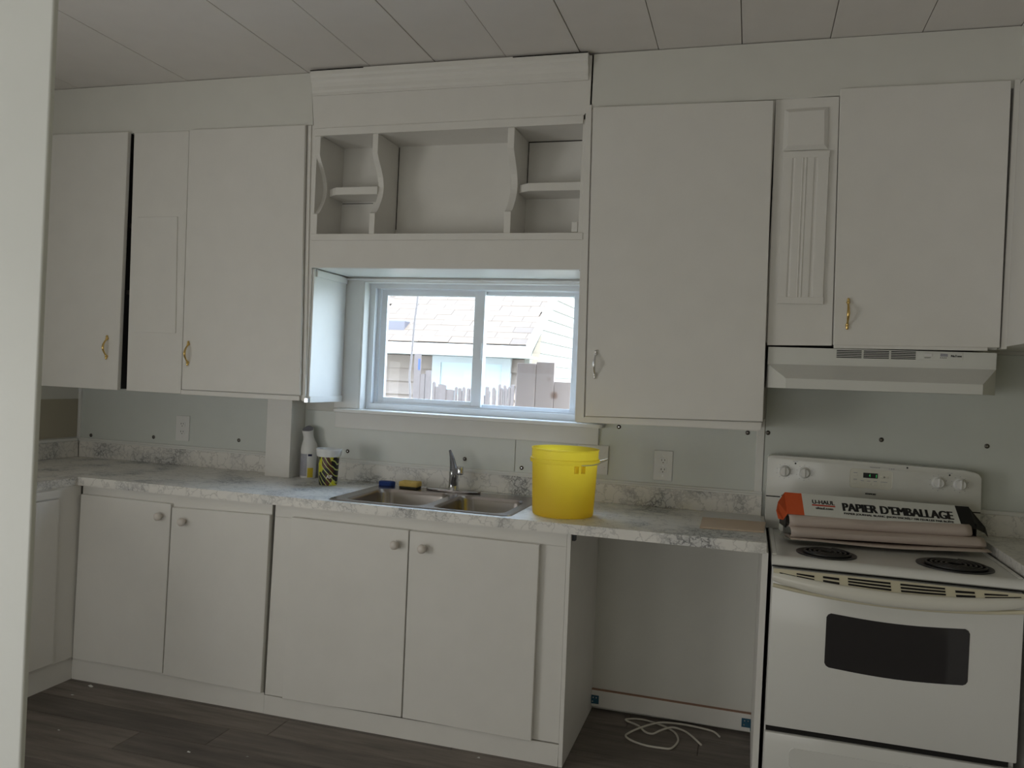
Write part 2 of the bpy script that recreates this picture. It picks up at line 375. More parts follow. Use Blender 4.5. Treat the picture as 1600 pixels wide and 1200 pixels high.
wall_panel(0.130, XR, 0.86, 1.62, [(0.142, 1.263), (0.579, 1.262), (0.959, 1.262)])
B().box(0.097, 0.129, -0.011, 0, 1.0, 1.32, 0.002).done('corner_strip', 'trim_white', wb)
B().box(XL, -3.382, -0.018, 0, 1.0, 1.32, 0.002).done('corner_strip', 'trim_white', wb)

wlft = B()
wlft.box(XL - 0.15, XL, YR, -4.0, -0.6, ZC + 0.3); wlft.box(XL - 0.15, XL, -2.5, 0.17, -0.6, ZC + 0.3)
wlft.box(XL - 0.15, XL, -4.0, -2.5, -0.6, 0.08); wlft.box(XL - 0.15, XL, -4.0, -2.5, 1.65, ZC + 0.3)
wlft = wlft.done('wall_left', 'wall_paint', kind='structure', label='left kitchen wall beyond the corner counter', cat='wall')
B().box(XL, XL + 0.004, -0.62, -0.02, 1.02, 1.222).done('wall_panel', 'brown_board', wlft, label='bare brown board above the corner backsplash')
B().box(XR, XR + 0.15, YR, 0.17, -0.6, ZC + 0.3).done('wall_right', 'olive_bounce', kind='structure', label='right kitchen wall beside the stove corner', cat='wall')
wr = B()
wr.box(XL - 0.15, -3.2, YR - 0.15, YR, -0.6, ZC + 0.3); wr.box(-0.2, XR + 0.15, YR - 0.15, YR, -0.6, ZC + 0.3)
wr.box(-3.2, -0.2, YR - 0.15, YR, -0.6, 0.08); wr.box(-3.2, -0.2, YR - 0.15, YR, 1.55, ZC + 0.3)
wr.done('wall_rear', 'olive_bounce', kind='structure', label='wall of the adjoining room behind the viewpoint', cat='wall')

B().box(XL - 0.14, XL - 0.10, -4.0, -2.5, 0.08, 1.65).done('sky_block_1', 'pale_blue_grey', kind='structure', label='added panel blocking the sky behind the side window lamp', cat='light blocker')  # added opaque panel, keeps skylight from leaking in behind the side lamp
B().box(-3.2, -0.2, YR - 0.14, YR - 0.10, 0.08, 1.55).done('sky_block_2', 'pale_blue_grey', kind='structure', label='added panel blocking the sky behind the rear window lamp', cat='light blocker')  # the same added sky blocker, unseen, behind the rear lamp
# white door casing at the near left: two boards of the opening that the kitchen is seen through
dj = thing('trim_1', 'glossy white door casing standing close at the left edge', 'door casing', (-1.1, -2.62, 0), kind='structure')
B().box(-1.20, -1.11, -2.602, -2.50, 0, ZC, 0.003, 2).done('jamb_board', 'jamb_paint', dj)
B().slab([(-1.30, 0), (-0.978, 0), (-0.966, ZC), (-1.30, ZC)], -2.611, -2.602, 0.003, 3).done('casing_board', 'jamb_paint', dj)

# soffits over the cabinets
B().slab([(XL, 2.53), (-1.866, 2.53), (-1.886, ZC - 0.002), (XL, ZC - 0.002)], -0.335, -0.001).done('trim_2', 'wall_paint', kind='structure', label='painted bulkhead above the cabinets left of the window', cat='bulkhead')
sr = B(); sr.box(-0.605, XR, -0.335, -0.001, 2.545, ZC - 0.0025); sr.box(0.921, XR, -2.3, -0.335, 2.56, ZC - 0.0025)
sr.done('trim_3', 'wall_paint', kind='structure', label='painted bulkhead above the cabinets right of the window', cat='bulkhead')

# ------------------------------------------------------------------ window over the sink
w1 = thing('window_1', 'white sliding window over the sink with two panes', 'window', (-1.2, 0.05, 1.25), kind='structure')
f = B()
f.box(-1.745, -1.708, 0.045, 0.15, 1.255, 1.876); f.box(-0.695, -0.660, 0.045, 0.15, 1.255, 1.876)
f.box(-1.708, -0.695, 0.045, 0.15, 1.255, 1.288); f.box(-1.708, -0.695, 0.045, 0.15, 1.848, 1.876)
f.box(-1.708, -1.694, 0.075, 0.15, 1.288, 1.848); f.box(-1.694, -0.695, 0.075, 0.078, 1.288, 1.297)
f.done('window_frame', 'vinyl_white', w1)
def sash(x0, x1, z0, z1, y0, y1, gx0, gx1, gz0, gz1, lab=None):
    s_ = B(); s_.box(x0, gx0, y0, y1, z0, z1, 0.0015); s_.box(gx1, x1, y0, y1, z0, z1, 0.0015)
    s_.box(gx0, gx1, y0, y1, z0, gz0, 0.0015); s_.box(gx0, gx1, y0, y1, gz1, z1, 0.0015)
    o = s_.done('sash', 'vinyl_white', w1)
    ym = (y0 + y1) / 2
    B().box(gx0 - 0.004, gx1 + 0.004, ym - 0.002, ym + 0.002, gz0 - 0.004, gz1 + 0.004).done('pane', 'window_glass', o)
sash(-1.690, -1.158, 1.290, 1.846, 0.082, 0.106, -1.660, -1.209, 1.320, 1.817)
sash(-1.185, -0.697, 1.290, 1.846, 0.110, 0.134, -1.160, -0.734, 1.309, 1.828)
B().box(-1.172, -1.163, 0.076, 0.082, 1.52, 1.60, 0.002).done('latch', 'vinyl_white', w1)
t1 = thing('trim_4', 'white casing boards, stool and apron around the window', 'window casing', (-1.2, 0, 1.2), kind='structure')
B().box(-1.872, -1.742, -0.018, 0, 1.258, 1.878, 0.0015).done('casing_board', 'trim_white', t1)
B().box(-0.668, -0.612, -0.018, 0, 1.258, 1.878, 0.0015).done('casing_board', 'trim_white', t1)
B().box(-1.872, -0.612, -0.018, 0, 1.878, 1.91, 0.0015).done('casing_board', 'trim_white', t1)
B().box(-1.84, -0.612, -0.034, -0.018, 1.876, 1.886, 0.003).done('picture_mould', 'trim_white', t1)
B().box(-1.745, -1.735, -0.016, 0.045, 1.258, 1.884).done('reveal_board', 'trim_white', t1)
B().box(-0.672, -0.660, -0.016, 0.045, 1.258, 1.884).done('reveal_board', 'trim_white', t1)
B().box(-1.735, -0.672, -0.016, 0.045, 1.870, 1.884).done('reveal_board', 'trim_white', t1)
B().prism(rrect(-1.852, -0.548, -0.075, 0.046, 0.012, 4), 'z', 1.2405, 1.258, 0.003).done('window_stool', 'trim_white', t1)
B().box(-1.863, -0.570, -0.019, 0, 1.163, 1.2405, 0.0015).done('apron_board', 'trim_white', t1)

# ------------------------------------------------------------------ outdoors
B().box(-30, 14, 0.3, 40, -0.9, -0.6).done('ground', 'ground_earth', kind='structure', label='bare yard ground outside between the houses', cat='ground')
nh = thing('neighbor_house', 'sunlit neighbouring house with pale shingle roof and tan lap siding', 'house', (-4.0, 5.0, -0.6))
hb = B(); hb.box(-9, -2.02, 4.02, 9.0, -0.6, 1.66)
hb.prism([(4.0, 1.66), (9.2, 1.66), (9.2, 5.0)], 'x', -9, -2.02)
hb.done('house_wall', 'siding', nh)
for i in range(17):
    z0 = -0.6 + i * 0.1305
    B().prism([(3.956, z0), (3.988, z0 + 0.1300), (4.02, z0 + 0.133), (4.02, z0)], 'x', -9, -2.03).done('clapboard', 'siding', nh)
for i in range(36):                                                    # gable end, lower end stops under the roof rake
    z0 = -0.6 + i * 0.1145
    ys = 4.10 if z0 < 1.95 else 4.10 + (z0 - 1.95) / 0.613
    b = B(); b.prism([(-1.895, z0), (-1.907, z0 + 0.1150), (-2.03, z0 + 0.118), (-2.03, z0)], 'y', ys, 9.0); b.done('clapboard', 'siding_white', nh)
B().box(-2.03, -1.98, 3.99, 4.10, -0.6, 1.95).done('corner_board', 'siding_white', nh)
TH = 0.613; EZ = 1.752
roof = B(); roof.prism([(3.62, EZ - 0.02), (9.4, EZ - 0.02 + 5.78 * TH), (9.4, EZ - 0.09 + 5.78 * TH), (3.62, EZ - 0.05)], 'x', -9, -1.9)
roof = roof.done('roof', 'shingle_mid', nh)
ux = math.sqrt(1 + TH * TH)
sm = {}
for r_ in range(13):
    s0 = r_ * 0.112; yy = 3.60 + s0 / ux; zz = EZ + s0 / ux * TH
    x = -3.75 + (0.0 if r_ % 2 else 0.16) + random.uniform(-.03, .03)
    k = 0
    while x < -1.905:
        x1 = min(x + 0.30, -1.9)
        L = round(x1 - x - 0.004, 3)
        key = (L, k % 2)
        if L > 0.04:
            if key not in sm:
                b = B(); b.prism([(0, 0.0), (0, 0.007), (0.125 / ux, 0.003 + 0.125 / ux * TH), (0.125 / ux, -0.006 + 0.125 / ux * TH)], 'x', 0, L)
                o = b.done('shingle', 'shingle_light' if random.random() < 0.6 else 'shingle_mid', roof, local=True); sm[key] = o
            else:
                o = sm[key].copy(); COL.objects.link(o); o.parent = roof
            o.location = Vector((x, yy, zz - 0.012 + random.uniform(0, .004))) - WL[nh.name]
        x = x1; k += 1
B().box(-9, -1.9, 3.585, 3.61, 1.625, EZ - 0.02).done('fascia', 'fascia_white', nh)
B().box(-9, -1.9, 3.61, 4.0, 1.625, 1.645).done('eave_soffit', 'fascia_white', nh)
B().prism([(3.57, EZ - 0.13), (3.57, EZ + 0.0), (9.4, EZ + 0.01 + 5.82 * TH), (9.4, EZ - 0.10 + 5.82 * TH)], 'x', -1.905, -1.875).done('rake_board', 'fascia_white', nh)
wf = B(); wf.box(-2.95, -2.86, 3.925, 3.985, 0.7, 1.56); wf.box(-2.235, -2.150, 3.925, 3.985, 0.7, 1.56); wf.box(-2.95, -2.15, 3.925, 3.985, 1.56, 1.622); wf.box(-2.95, -2.15, 3.925, 3.985, 0.62, 0.7)
wf = wf.done('window_frame', 'fascia_white', nh)
B().box(-2.86, -2.235, 3.935, 3.95, 0.7, 1.56).done('pane', 'pale_blue_grey', wf)
rv = B(); rv.prism([(-3.45, EZ + 0.06), (-3.20, EZ + 0.06), (-3.20, EZ + 0.20), (-3.40, EZ + 0.20)], 'y', 3.78, 3.98, 0.01); rv.done('roof_vent', 'vent_grey', nh)

fe = thing('picket_fence', 'weathered grey picket fence of uneven boards outside the window', 'fence', (-2.0, 2.4, -0.6))
PK = [(-2.487, -2.433, 1.598), (-2.433, -2.39, 1.439), (-2.39, -2.347, 1.471), (-2.325, -2.304, 1.384), (-2.304, -2.279, 1.345), (-2.277, -2.213, 1.366), (-2.208, -2.144, 1.329), (-2.141, -2.123, 1.352), (-2.121, -2.097, 1.343), (-2.094, -2.079, 1.325), (-2.076, -2.055, 1.355), (-2.049, -2.028, 1.347), (-2.013, -1.987, 1.344), (-1.976, -1.95, 1.355), (-1.924, -1.904, 1.303), (-1.898, -1.873, 1.364), (-1.869, -1.850, 1.336), (-1.842, -1.821, 1.362), (-1.818, -1.801, 1.348), (-1.792, -1.775, 1.388), (-1.767, -1.750, 1.36), (-1.746, -1.729, 1.381), (-1.726, -1.709, 1.362), (-1.706, -1.688, 1.373), (-1.685, -1.663, 1.389), (-1.66, -1.638, 1.38), (-1.633, -1.612, 1.35), (-1.608, -1.588, 1.37), (-1.584, -1.560, 1.36), (-1.556, -1.53, 1.35), (-1.526, -1.50, 1.37)]
pk0 = None
for i, (a, b_, zt) in enumerate(PK):
    lean = random.uniform(-.008, .008); y0 = 2.40 + random.uniform(-.006, .006)
    o = B().slab([(a, -0.6), (b_, -0.6), (b_ + lean, zt - random.uniform(0, .012)), ((a + b_) / 2 + lean, zt), (a + lean, zt - random.uniform(0, .015))], y0, y0 + 0.016).done('picket', 'old_wood', fe)
    if i == 0: B().box(a + 0.034, b_ - 0.004, y0 - 0.0015, y0, 1.47, 1.555).done('paint_mark', 'mark_blue', o, label='blue paint stroke')
B().box(-2.5, -1.49, 2.418, 2.45, 0.9, 0.98).done('fence_rail', 'old_wood', fe)
B().box(-2.5, -1.49, 2.418, 2.45, -0.2, -0.12).done('fence_rail', 'old_wood', fe)
for nm, (x0, x1, zt, yy), lab in (('board_a', (-1.048, -0.953, 1.517, 0.300), 'pine board standing outside the window, left of three, same height as its neighbour'),
                                  ('board_b', (-0.950, -0.860, 1.526, 0.303), 'middle pine board with dark knots standing outside the window'),
                                  ('board_c', (-0.857, -0.765, 1.433, 0.306), 'shortest pine board standing outside at the right edge of the window')):
    B().box(x0, x1, yy, yy + 0.02, -0.6, zt, 0.0015).done('lumber_board', 'pine', base=((x0 + x1) / 2, yy, -0.6), label=lab, cat='board', group='boards leaning outside the window')
B().tube(smooth_pts([(-1.70, 0.6, 3.0), (-1.715, 0.6, 2.2), (-1.721, 0.6, 1.871), (-1.733, 0.6, 1.736), (-1.743, 0.6, 1.524), (-1.750, 0.6, 1.417), (-1.740, 0.6, 1.311), (-1.735, 0.6, 1.0), (-1.74, 0.6, -0.6)]), 0.0065, 8).done('cable', 'cable_black', base=(-1.74, 0.6, -0.6), smooth=60, label='thin dark cable hanging down outside the left window pane', cat='cable')

# ------------------------------------------------------------------ upper cabinets
def pull(parent, x, z, y, mat='brass', s=1.0):
    prof = [(-.058, .006, .003), (-.052, .006, .0055), (-.046, .006, .004), (-.041, .007, .0065), (-.036, .009, .0042), (-.028, .017, .0038), (-.014, .026, .0048), (0, .029, .006), (.014, .026, .0048), (.028, .017, .0038), (.036, .009, .0042), (.041, .007, .0065), (.046, .006, .004), (.052, .006, .0055), (.058, .006, .003)]
    pts = [(x, y - d * s, z + h * s) for h, d, r in prof]
    b = B(); b.tube(pts, [r * s for h, d, r in prof], 10)
    b.lathe((x, y, z - .043 * s), [(.0065 * s, 0), (.005 * s, .007 * s)], 10, 'y'); b.lathe((x, y, z + .043 * s), [(.0065 * s, 0), (.005 * s, .007 * s)], 10, 'y')
    return b.done('handle', mat, parent, 50)
CP = 'cabinet_paint'
# far left corner cabinet, its door standing a little open
c = thing('wall_cabinet', 'leftmost white wall cabinet with door slightly ajar at the corner', 'cabinet', (-3.1, -0.17, 1.297))
bd = B(); bd.box(-3.395, -2.845, -0.33, -0.006, 1.302, 1.32); bd.box(-3.395, -2.845, -0.33, -0.006, 2.51, 2.529); bd.box(-3.395, -2.845, -0.02, -0.006, 1.32, 2.51)
bd.box(-3.395, -3.37, -0.33, -0.02, 1.32, 2.51); bd.box(-2.863, -2.845, -0.33, -0.02, 1.32, 2.51); bd.done('body', CP, c)
d = B().slab([(-3.38, 1.297), (-2.838, 1.297), (-2.838, 2.530), (-3.39, 2.534)], -0.364, -0.342, 0.002).done('door', CP, c)
pull(d, -2.905, 1.499, -0.364)
B().box(-2.8445, -2.8425, -0.334, -0.008, 1.303, 2.528).done('dark_side', 'bare_dark', c, label='dark unpainted cabinet side')  # near-black sheet added so the slot beside the door reads black
for z in (1.76, 2.08): B().box(-2.846, -2.814, -0.325, -0.29, z, z + 0.02, 0.001).done('hinge', 'screw_steel', c)
# left cabinet: blank filler with a plaque, and a big door
c = thing('wall_cabinet', 'tall white wall cabinet left of the window with blank filler strip', 'cabinet', (-2.3, -0.17, 1.297))
B().box(-2.800, -1.842, -0.333, -0.006, 1.299, 2.529).done('body', CP, c)
fl = B().slab([(-2.803, 1.297), (-2.496, 1.297), (-2.511, 2.527), (-2.820, 2.529)], -0.343, -0.333, 0.001).done('filler_panel', CP, c)
plq = B(); plq.slab([(-2.770, 1.578), (-2.535, 1.579), (-2.552, 2.126), (-2.775, 2.125)], -0.349, -0.343, 0.0015)
plq = plq.done('plaque', CP, fl, label='thin raised plaque with faint scuffs')
d = B().slab([(-2.482, 1.318), (-1.860, 1.322), (-1.893, 2.526), (-2.500, 2.528)], -0.356, -0.336, 0.002).done('door', CP, c)
pull(d, -2.452, 1.487, -0.356)
B().slab([(-2.493, 1.295), (-1.868, 1.297), (-1.868, 1.318), (-2.493, 1.316)], -0.346, -0.333, 0.001).done('bottom_rail', CP, c)
B().slab([(-1.858, 1.295), (-1.842, 1.295), (-1.872, 2.527), (-1.889, 2.527)], -0.340, -0.333, 0.001).done('stile', CP, c)
B().box(-1.842, -1.832, -0.325, -0.02, 1.290, 1.890, 0.001).done('end_panel', 'trim_white', c)
B().box(-1.832, -1.826, -0.325, -0.02, 1.290, 1.318, 0.001).done('edge_strip', 'trim_white', c)
B().box(-1.832, -1.824, -0.31, -0.02, 1.856, 1.888, 0.002).done('edge_strip', 'trim_white', c)
B().box(-1.845, -1.828, -0.342, -0.322, 1.29, 1.31, 0.001).done('hinge', 'chrome', c)
# right of the window
c = thing('wall_cabinet', 'large white wall cabinet right of the window with pale handle', 'cabinet', (-0.25, -0.17, 1.28))
B().box(-0.606, 0.103, -0.333, -0.021, 1.283, 2.543).done('body', CP, c)
B().slab([(-0.612, 1.279), (-0.575, 1.279), (-0.603, 2.556), (-0.627, 2.556)], -0.345, -0.333, 0.001).done('stile', CP, c)
d = B().slab([(-0.566, 1.303), (0.114, 1.322), (0.096, 2.534), (-0.594, 2.541)], -0.362, -0.342, 0.002).done('door', CP, c)
pull(d, -0.535, 1.512, -0.362, 'wire_steel')
B().slab([(-0.612, 1.276), (0.108, 1.288), (0.110, 1.318), (-0.570, 1.301)], -0.346, -0.333, 0.001).done('bottom_rail', CP, c)
# cabinet over the hood
c = thing('wall_cabinet', 'white wall cabinet over the range hood with brass handle and fluted pilaster', 'cabinet', (0.5, -0.17, 1.62))
B().box(0.108, 0.895, -0.325, -0.006, 1.622, 2.544).done('body', CP, c)
fl = B().slab([(0.116, 1.612), (0.346, 1.618), (0.330, 2.549), (0.104, 2.544)], -0.335, -0.325, 0.001).done('filler_panel', CP, c)
b = B(); o_ = [(0.1385, 2.347), (0.298, 2.349), (0.293, 2.506), (0.139, 2.502)]; i_ = [(0.154, 2.362), (0.283, 2.364), (0.279, 2.492), (0.154, 2.488)]
b.rings([[(x, -0.335, z) for x, z in o_], [(x, -0.341, z) for x, z in o_], [(x, -0.354, z) for x, z in i_]]); b.done('pilaster_block', CP, fl)
prof = [(0, 0), (0, .013), (.030, .013), (.036, .008), (.042, .013), (.066, .013), (.069, .017), (.074, .013), (.078, .013), (.081, .017), (.086, .013), (.108, .013), (.114, .008), (.120, .008), (.124, .013), (.160, .013), (.163, 0)]
b = B(); b.rings([[(0.145 + u, -0.335 - d_, 1.795) for u, d_ in prof], [(0.143 + u, -0.335 - d_, 2.318) for u, d_ in prof]])
b.box(0.143, 0.309, -0.349, -0.335, 1.770, 1.796, 0.002); b.box(0.142, 0.307, -0.349, -0.335, 2.317, 2.343, 0.002); b.done('pilaster_panel', CP, fl)
d = B().slab([(0.350, 1.619), (0.896, 1.628), (0.890, 2.566), (0.331, 2.567)], -0.357, -0.337, 0.002).done('door', CP, c)
pull(d, 0.393, 1.735, -0.357)
B().slab([(0.352, 1.608), (0.86, 1.616), (0.86, 1.628), (0.352, 1.620)], -0.352, -0.333, 0.001).done('bottom_rail', CP, c)
# right wall run
c = thing('wall_cabinet', 'white wall cabinet on the right wall at the far right edge', 'cabinet', (1.1, -1.2, 1.62))
B().box(0.921, 1.265, -2.2, -0.006, 1.634, 2.556).done('body', CP, c)
B().box(0.903, 0.921, -0.345, -0.30, 1.624, 2.572, 0.001).done('stile', CP, c)

# open shelf unit over the window
u = thing('open_shelf_unit', 'white open shelf unit above the window with scalloped dividers', 'shelf unit', (-1.2, -0.17, 1.895))
YB, YF = -0.12, -0.340
B().slab([(-1.858, 2.512), (-0.636, 2.514), (-0.612, 2.55), (-0.612, 2.757), (-1.883, 2.755)], YF, YF + 0.012).done('header_panel', CP, u)
cr = [(-.341, 2.656), (-.350, 2.656), (-.350, 2.666), (-.356, 2.670), (-.362, 2.676), (-.364, 2.690), (-.370, 2.705), (-.382, 2.716), (-.384, 2.728), (-.396, 2.738), (-.398, 2.758), (-.341, 2.758)]
B().prism([(-.341 - (-.341 - a_) * 0.6, z_) for a_, z_ in cr], 'x', -1.868, -0.622).done('crown_mould', CP, u)
B().slab([(-1.848, 2.476), (-0.634, 2.481), (-0.634, 2.515), (-1.850, 2.509)], YF - 0.009, YF + 0.012, 0.001).done('top_rail', CP, u)
B().box(-1.825, -0.62, YF + 0.012, YB, 2.482, 2.495).done('top_board', CP, u)
B().box(-1.825, -0.62, YB, YB + 0.01, 2.03, 2.495).done('back_panel', CP, u)
B().box(-1.825, -0.62, YF + 0.012, YB, 2.022, 2.037).done('shelf_board', CP, u)
B().box(-1.846, -0.614, YF - 0.009, YF + 0.012, 2.013, 2.041, 0.001).done('bottom_rail', CP, u)
B().box(-1.846, -0.611, YF, YF + 0.012, 1.893, 2.013).done('valance', CP, u)
B().box(-1.822, -0.628, YF + 0.012, -0.019, 1.892, 1.904).done('under_board', 'trim_white', u)
def scallop():
    pr_ = [(YB, 2.037), (YF, 2.037), (YF, 2.132), (YF + .018, 2.140)]
    for i in range(1, 12):
        t = i / 12; z = 2.140 + t * (2.385 - 2.140)
        pr_.append((YF + .018 * (1 - t) ** 2 + .072 * math.sin(PI * t), z))
    pr_ += [(YF, 2.395), (YF, 2.480), (YB, 2.482)]
    return pr_
sc_ = scallop()
for x0, x1, nm in ((-1.846, -1.822, 'end_panel'), (-1.567, -1.541, 'divider'), (-0.952, -0.923, 'divider')):
    B().prism(sc_, 'x', x0, x1, 0.0012).done(nm, CP, u)
B().box(-0.636, -0.612, YF, YB, 2.037, 2.50, 0.001).done('end_panel', CP, u)
def cshelf(x0, x1, z, flip):
    p_ = [(x0, YB), (x1, YB), (x1, -0.275 if not flip else -0.24), (x1 - (.0 if not flip else .05), -0.275), (x0 + (.05 if not flip else 0), -0.275), (x0, -0.24 if not flip else -0.275)]
    return B().prism(p_, 'z', z - 0.034, z, 0.002).done('small_shelf', CP, u)
cshelf(-1.822, -1.567, 2.264, False); cshelf(-0.923, -0.636, 2.264, False)
B().box(-0.665, -0.640, -0.336, -0.325, 2.045, 2.088, 0.002).done('catch_block', CP, u)

# dark strips painting the shade inside open caulk seams of the shelf unit
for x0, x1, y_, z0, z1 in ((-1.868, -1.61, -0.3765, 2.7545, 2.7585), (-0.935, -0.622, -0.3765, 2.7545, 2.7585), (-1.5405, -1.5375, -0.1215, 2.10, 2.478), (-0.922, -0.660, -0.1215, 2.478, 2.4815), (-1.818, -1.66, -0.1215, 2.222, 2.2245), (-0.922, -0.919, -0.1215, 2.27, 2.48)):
    B().box(x0, x1, y_, y_ + 0.0012, z0, z1).done('seam_shade', 'dark_gap', u)

# post under the left cabinet
B().box(-2.170, -2.036, -0.126, -0.001, 0.9145, 1.2985, 0.0015).done('post', CP, base=(-2.1, -0.06, 0.9145), label='square white post between countertop and cabinet left of the sink', cat='post')

# ------------------------------------------------------------------ range hood
h = thing('range_hood', 'white range hood with black vent slots over the stove', 'range hood', (0.5, -0.2, 1.455))
b = B()
A = (0.121, 0.893); L0, L1 = 0.183, 0.815; yf, yl = -0.336, -0.50
bm = b.bm; V = lambda *p_: bm.verts.new(p_)
tb = [V(A[0], -0.006, 1.606), V(A[1], -0.006, 1.610), V(A[1], yf, 1.610), V(A[0], yf, 1.606)]
mid = [V(A[0], yf, 1.541), V(A[1], yf, 1.551)]
lt = [V(L0, yl, 1.487), V(L1, yl, 1.494)]; lb = [V(L0, yl, 1.4515), V(L1, yl, 1.4600)]
bk = [V(A[0], -0.006, 1.4515), V(A[1], -0.006, 1.460)]; bs = [V(A[0], yf, 1.4515), V(A[1], yf, 1.460)]
for f_ in ((tb[0], tb[1], tb[2], tb[3]), (tb[3], tb[2], mid[1], mid[0]), (mid[0], mid[1], lt[1], lt[0]), (lt[0], lt[1], lb[1], lb[0]), (mid[0], lt[0], lb[0], bs[0]), (lt[1], mid[1], bs[1], lb[1]),
           (tb[0], tb[3], mid[0], bs[0], bk[0]), (tb[2], tb[1], bk[1], bs[1], mid[1]), (lb[0], lb[1], bs[1], bk[1], bk[0], bs[0]), (tb[1], tb[0], bk[0], bk[1])): bm.faces.new(f_)
b.done('hood_shell', 'hood_enamel', h)
for x0, x1 in ((0.364, 0.450), (0.457, 0.543), (0.550, 0.632)):
    for k in range(5): B().slab([(x0, 1.5740 + k * .0062 + (x0 - .36) * .012), (x1, 1.5740 + k * .0062 + (x1 - .36) * .012), (x1, 1.5772 + k * .0062 + (x1 - .36) * .012), (x0, 1.5772 + k * .0062 + (x0 - .36) * .012)], yf - 0.0012, yf).done('vent_slot', 'dark_gap', h)
cpn = B().slab([(0.641, 1.5775), (0.785, 1.5795), (0.785, 1.6065), (0.641, 1.6045)], yf - 0.002, yf, 0.0006).done('control_plate', 'hood_enamel', h)
B().box(0.660, 0.686, yf - 0.004, yf - 0.002, 1.590, 1.600, 0.0008).done('switch', 'plastic_white', cpn)
B().box(0.712, 0.736, yf - 0.004, yf - 0.002, 1.591, 1.601, 0.0008).done('switch', 'label_grey', cpn)
text('lettering', 'NuTone', 0.034, 0.008, face_m((0.747, yf - 0.0022, 1.590), (1, 0, 0.012)), 'print_black', cpn, 0.03, local=False)
text('lettering', 'LIGHT', 0.020, 0.0032, face_m((0.661, yf - 0.0022, 1.5835), (1, 0, 0.012)), 'print_black', cpn, 0.03, local=False)
text('lettering', 'FAN', 0.020, 0.0032, face_m((0.712, yf - 0.0022, 1.5845), (1, 0, 0.012)), 'print_black', cpn, 0.03, local=False)

# ------------------------------------------------------------------ countertops
ct = thing('countertop', 'marble look laminate countertop with backsplash holding the sink', 'countertop', (-1.3, -0.3, 0.876))
SX0, SX1, SY0, SY1 = -1.545, -0.805, -0.585, -0.095
b = B(); zt, zb = 0.914, 0.877
b.box(XL + 0.001, SX0, -0.635, -0.001, zb, zt); b.box(SX1, 0.1425, -0.635, -0.001, zb, zt); b.box(SX0, SX1, -0.635, SY0, zb, zt); b.box(SX0, SX1, SY1, -0.001, zb, zt)
bmesh.ops.remove_doubles(b.bm, verts=b.bm.verts, dist=1e-5)
b.done('worktop', 'marble_laminate', ct)
for x0, x1 in ((XL + 0.02, -2.171), (-2.035, 0.130)):
    B().box(x0, x1, -0.020, -0.0055, zt, 0.998, 0.002).done('backsplash', 'marble_laminate', ct)
    B().prism([(-0.0055, 0.998), (-0.0215, 0.998), (-0.0215, 1.004), (-0.016, 1.007), (-0.014, 1.013), (-0.008, 1.016), (-0.0055, 1.016)], 'x', x0, x1).done('top_trim', 'trim_white', ct)
c2 = thing('countertop', 'marble look laminate countertop along the left wall by the casing', 'countertop', (-3.1, -1.4, 0.876))
B().box(XL + 0.001, -2.7865, -2.2, -0.6355, zb, zt, 0.0015).done('worktop', 'marble_laminate', c2)
B().box(XL + 0.001, XL + 0.02, -2.2, -0.0215, zt + 0.0002, 0.998, 0.002).done('backsplash', 'marble_laminate', c2)
B().box(XL + 0.001, XL + 0.018, -2.2, -0.022, 0.998, 1.014, 0.003).done('top_trim', 'trim_white', c2)
c3 = thing('countertop', 'short marble look countertop in the corner right of the stove', 'countertop', (1.1, -0.4, 0.876))
B().box(0.9345, XR - 0.001, -1.8, -0.0055, zb, zt, 0.0015).done('worktop', 'marble_laminate', c3)
B().box(0.9345, XR - 0.001, -0.020, -0.0055, zt, 0.998, 0.002).done('backsplash', 'marble_laminate', c3)
B().box(0.9345, XR - 0.001, -0.0215, -0.0055, 0.998, 1.014, 0.003).done('top_trim', 'trim_white', c3)
B().box(0.96, XR - 0.001, -1.8, -0.006, 0, 0.8765).done('base_cabinet', CP, base=(1.1, -0.9, 0), label='white base cabinet in the corner right of the stove', cat='cabinet')

# ------------------------------------------------------------------ base cabinets
def knob(parent, x, z, y):
    return B().lathe((x, y, z), [(.0085, 0), (.0072, .007), (.0095, .0105), (.0150, .0145), (.0182, .0215), (.0172, .0285), (.0125, .0340), (.005, .0365)], 20, 'y').done('knob', 'knob_wood', parent, 50)
YD = -0.620
c = thing('base_cabinet', 'white two door base cabinet left of the sink cabinet', 'cabinet', (-2.3, -0.3, 0))
B().box(-2.788, -1.826, -0.598, -0.006, 0, 0.8765).done('body', CP, c)
B().slab([(-2.806, 0.0), (-1.8190, 0.0), (-1.8190, 0.086), (-2.812, 0.086)], -0.603, -0.598).done('plinth', CP, c)
B().slab([(-2.806, 0.086), (-1.8270, 0.086), (-1.8190, 0.8765), (-2.786, 0.8765)], -0.602, -0.598).done('face_frame', CP, c)
d = B().slab([(-2.790, 0.099), (-2.313, 0.101), (-2.304, 0.834), (-2.780, 0.836)], YD, -0.602, 0.0015).done('door', CP, c); knob(d, -2.351, 0.778, YD)
d = B().slab([(-2.308, 0.096), (-1.826, 0.089), (-1.8190, 0.830), (-2.297, 0.820)], YD, -0.602, 0.0015).done('door', CP, c); knob(d, -2.231, 0.766, YD)
c = thing('base_cabinet', 'white two door sink cabinet under the sink', 'cabinet', (-1.2, -0.3, 0))
b = B(); b.box(-1.8175, -1.803, -0.578, -0.006, 0.002, 0.8765); b.box(-0.585, -0.568, -0.578, -0.006, 0.002, 0.8765); b.box(-1.806, -0.585, -0.578, -0.006, 0.05, 0.07); b.box(-1.806, -0.585, -0.012, -0.006, 0.07, 0.70)
b.done('body', CP, c)
B().slab([(-1.8175, 0.0), (-0.563, 0.0), (-0.5625, 0.082), (-1.8175, 0.078)], -0.604, -0.578).done('plinth', CP, c)
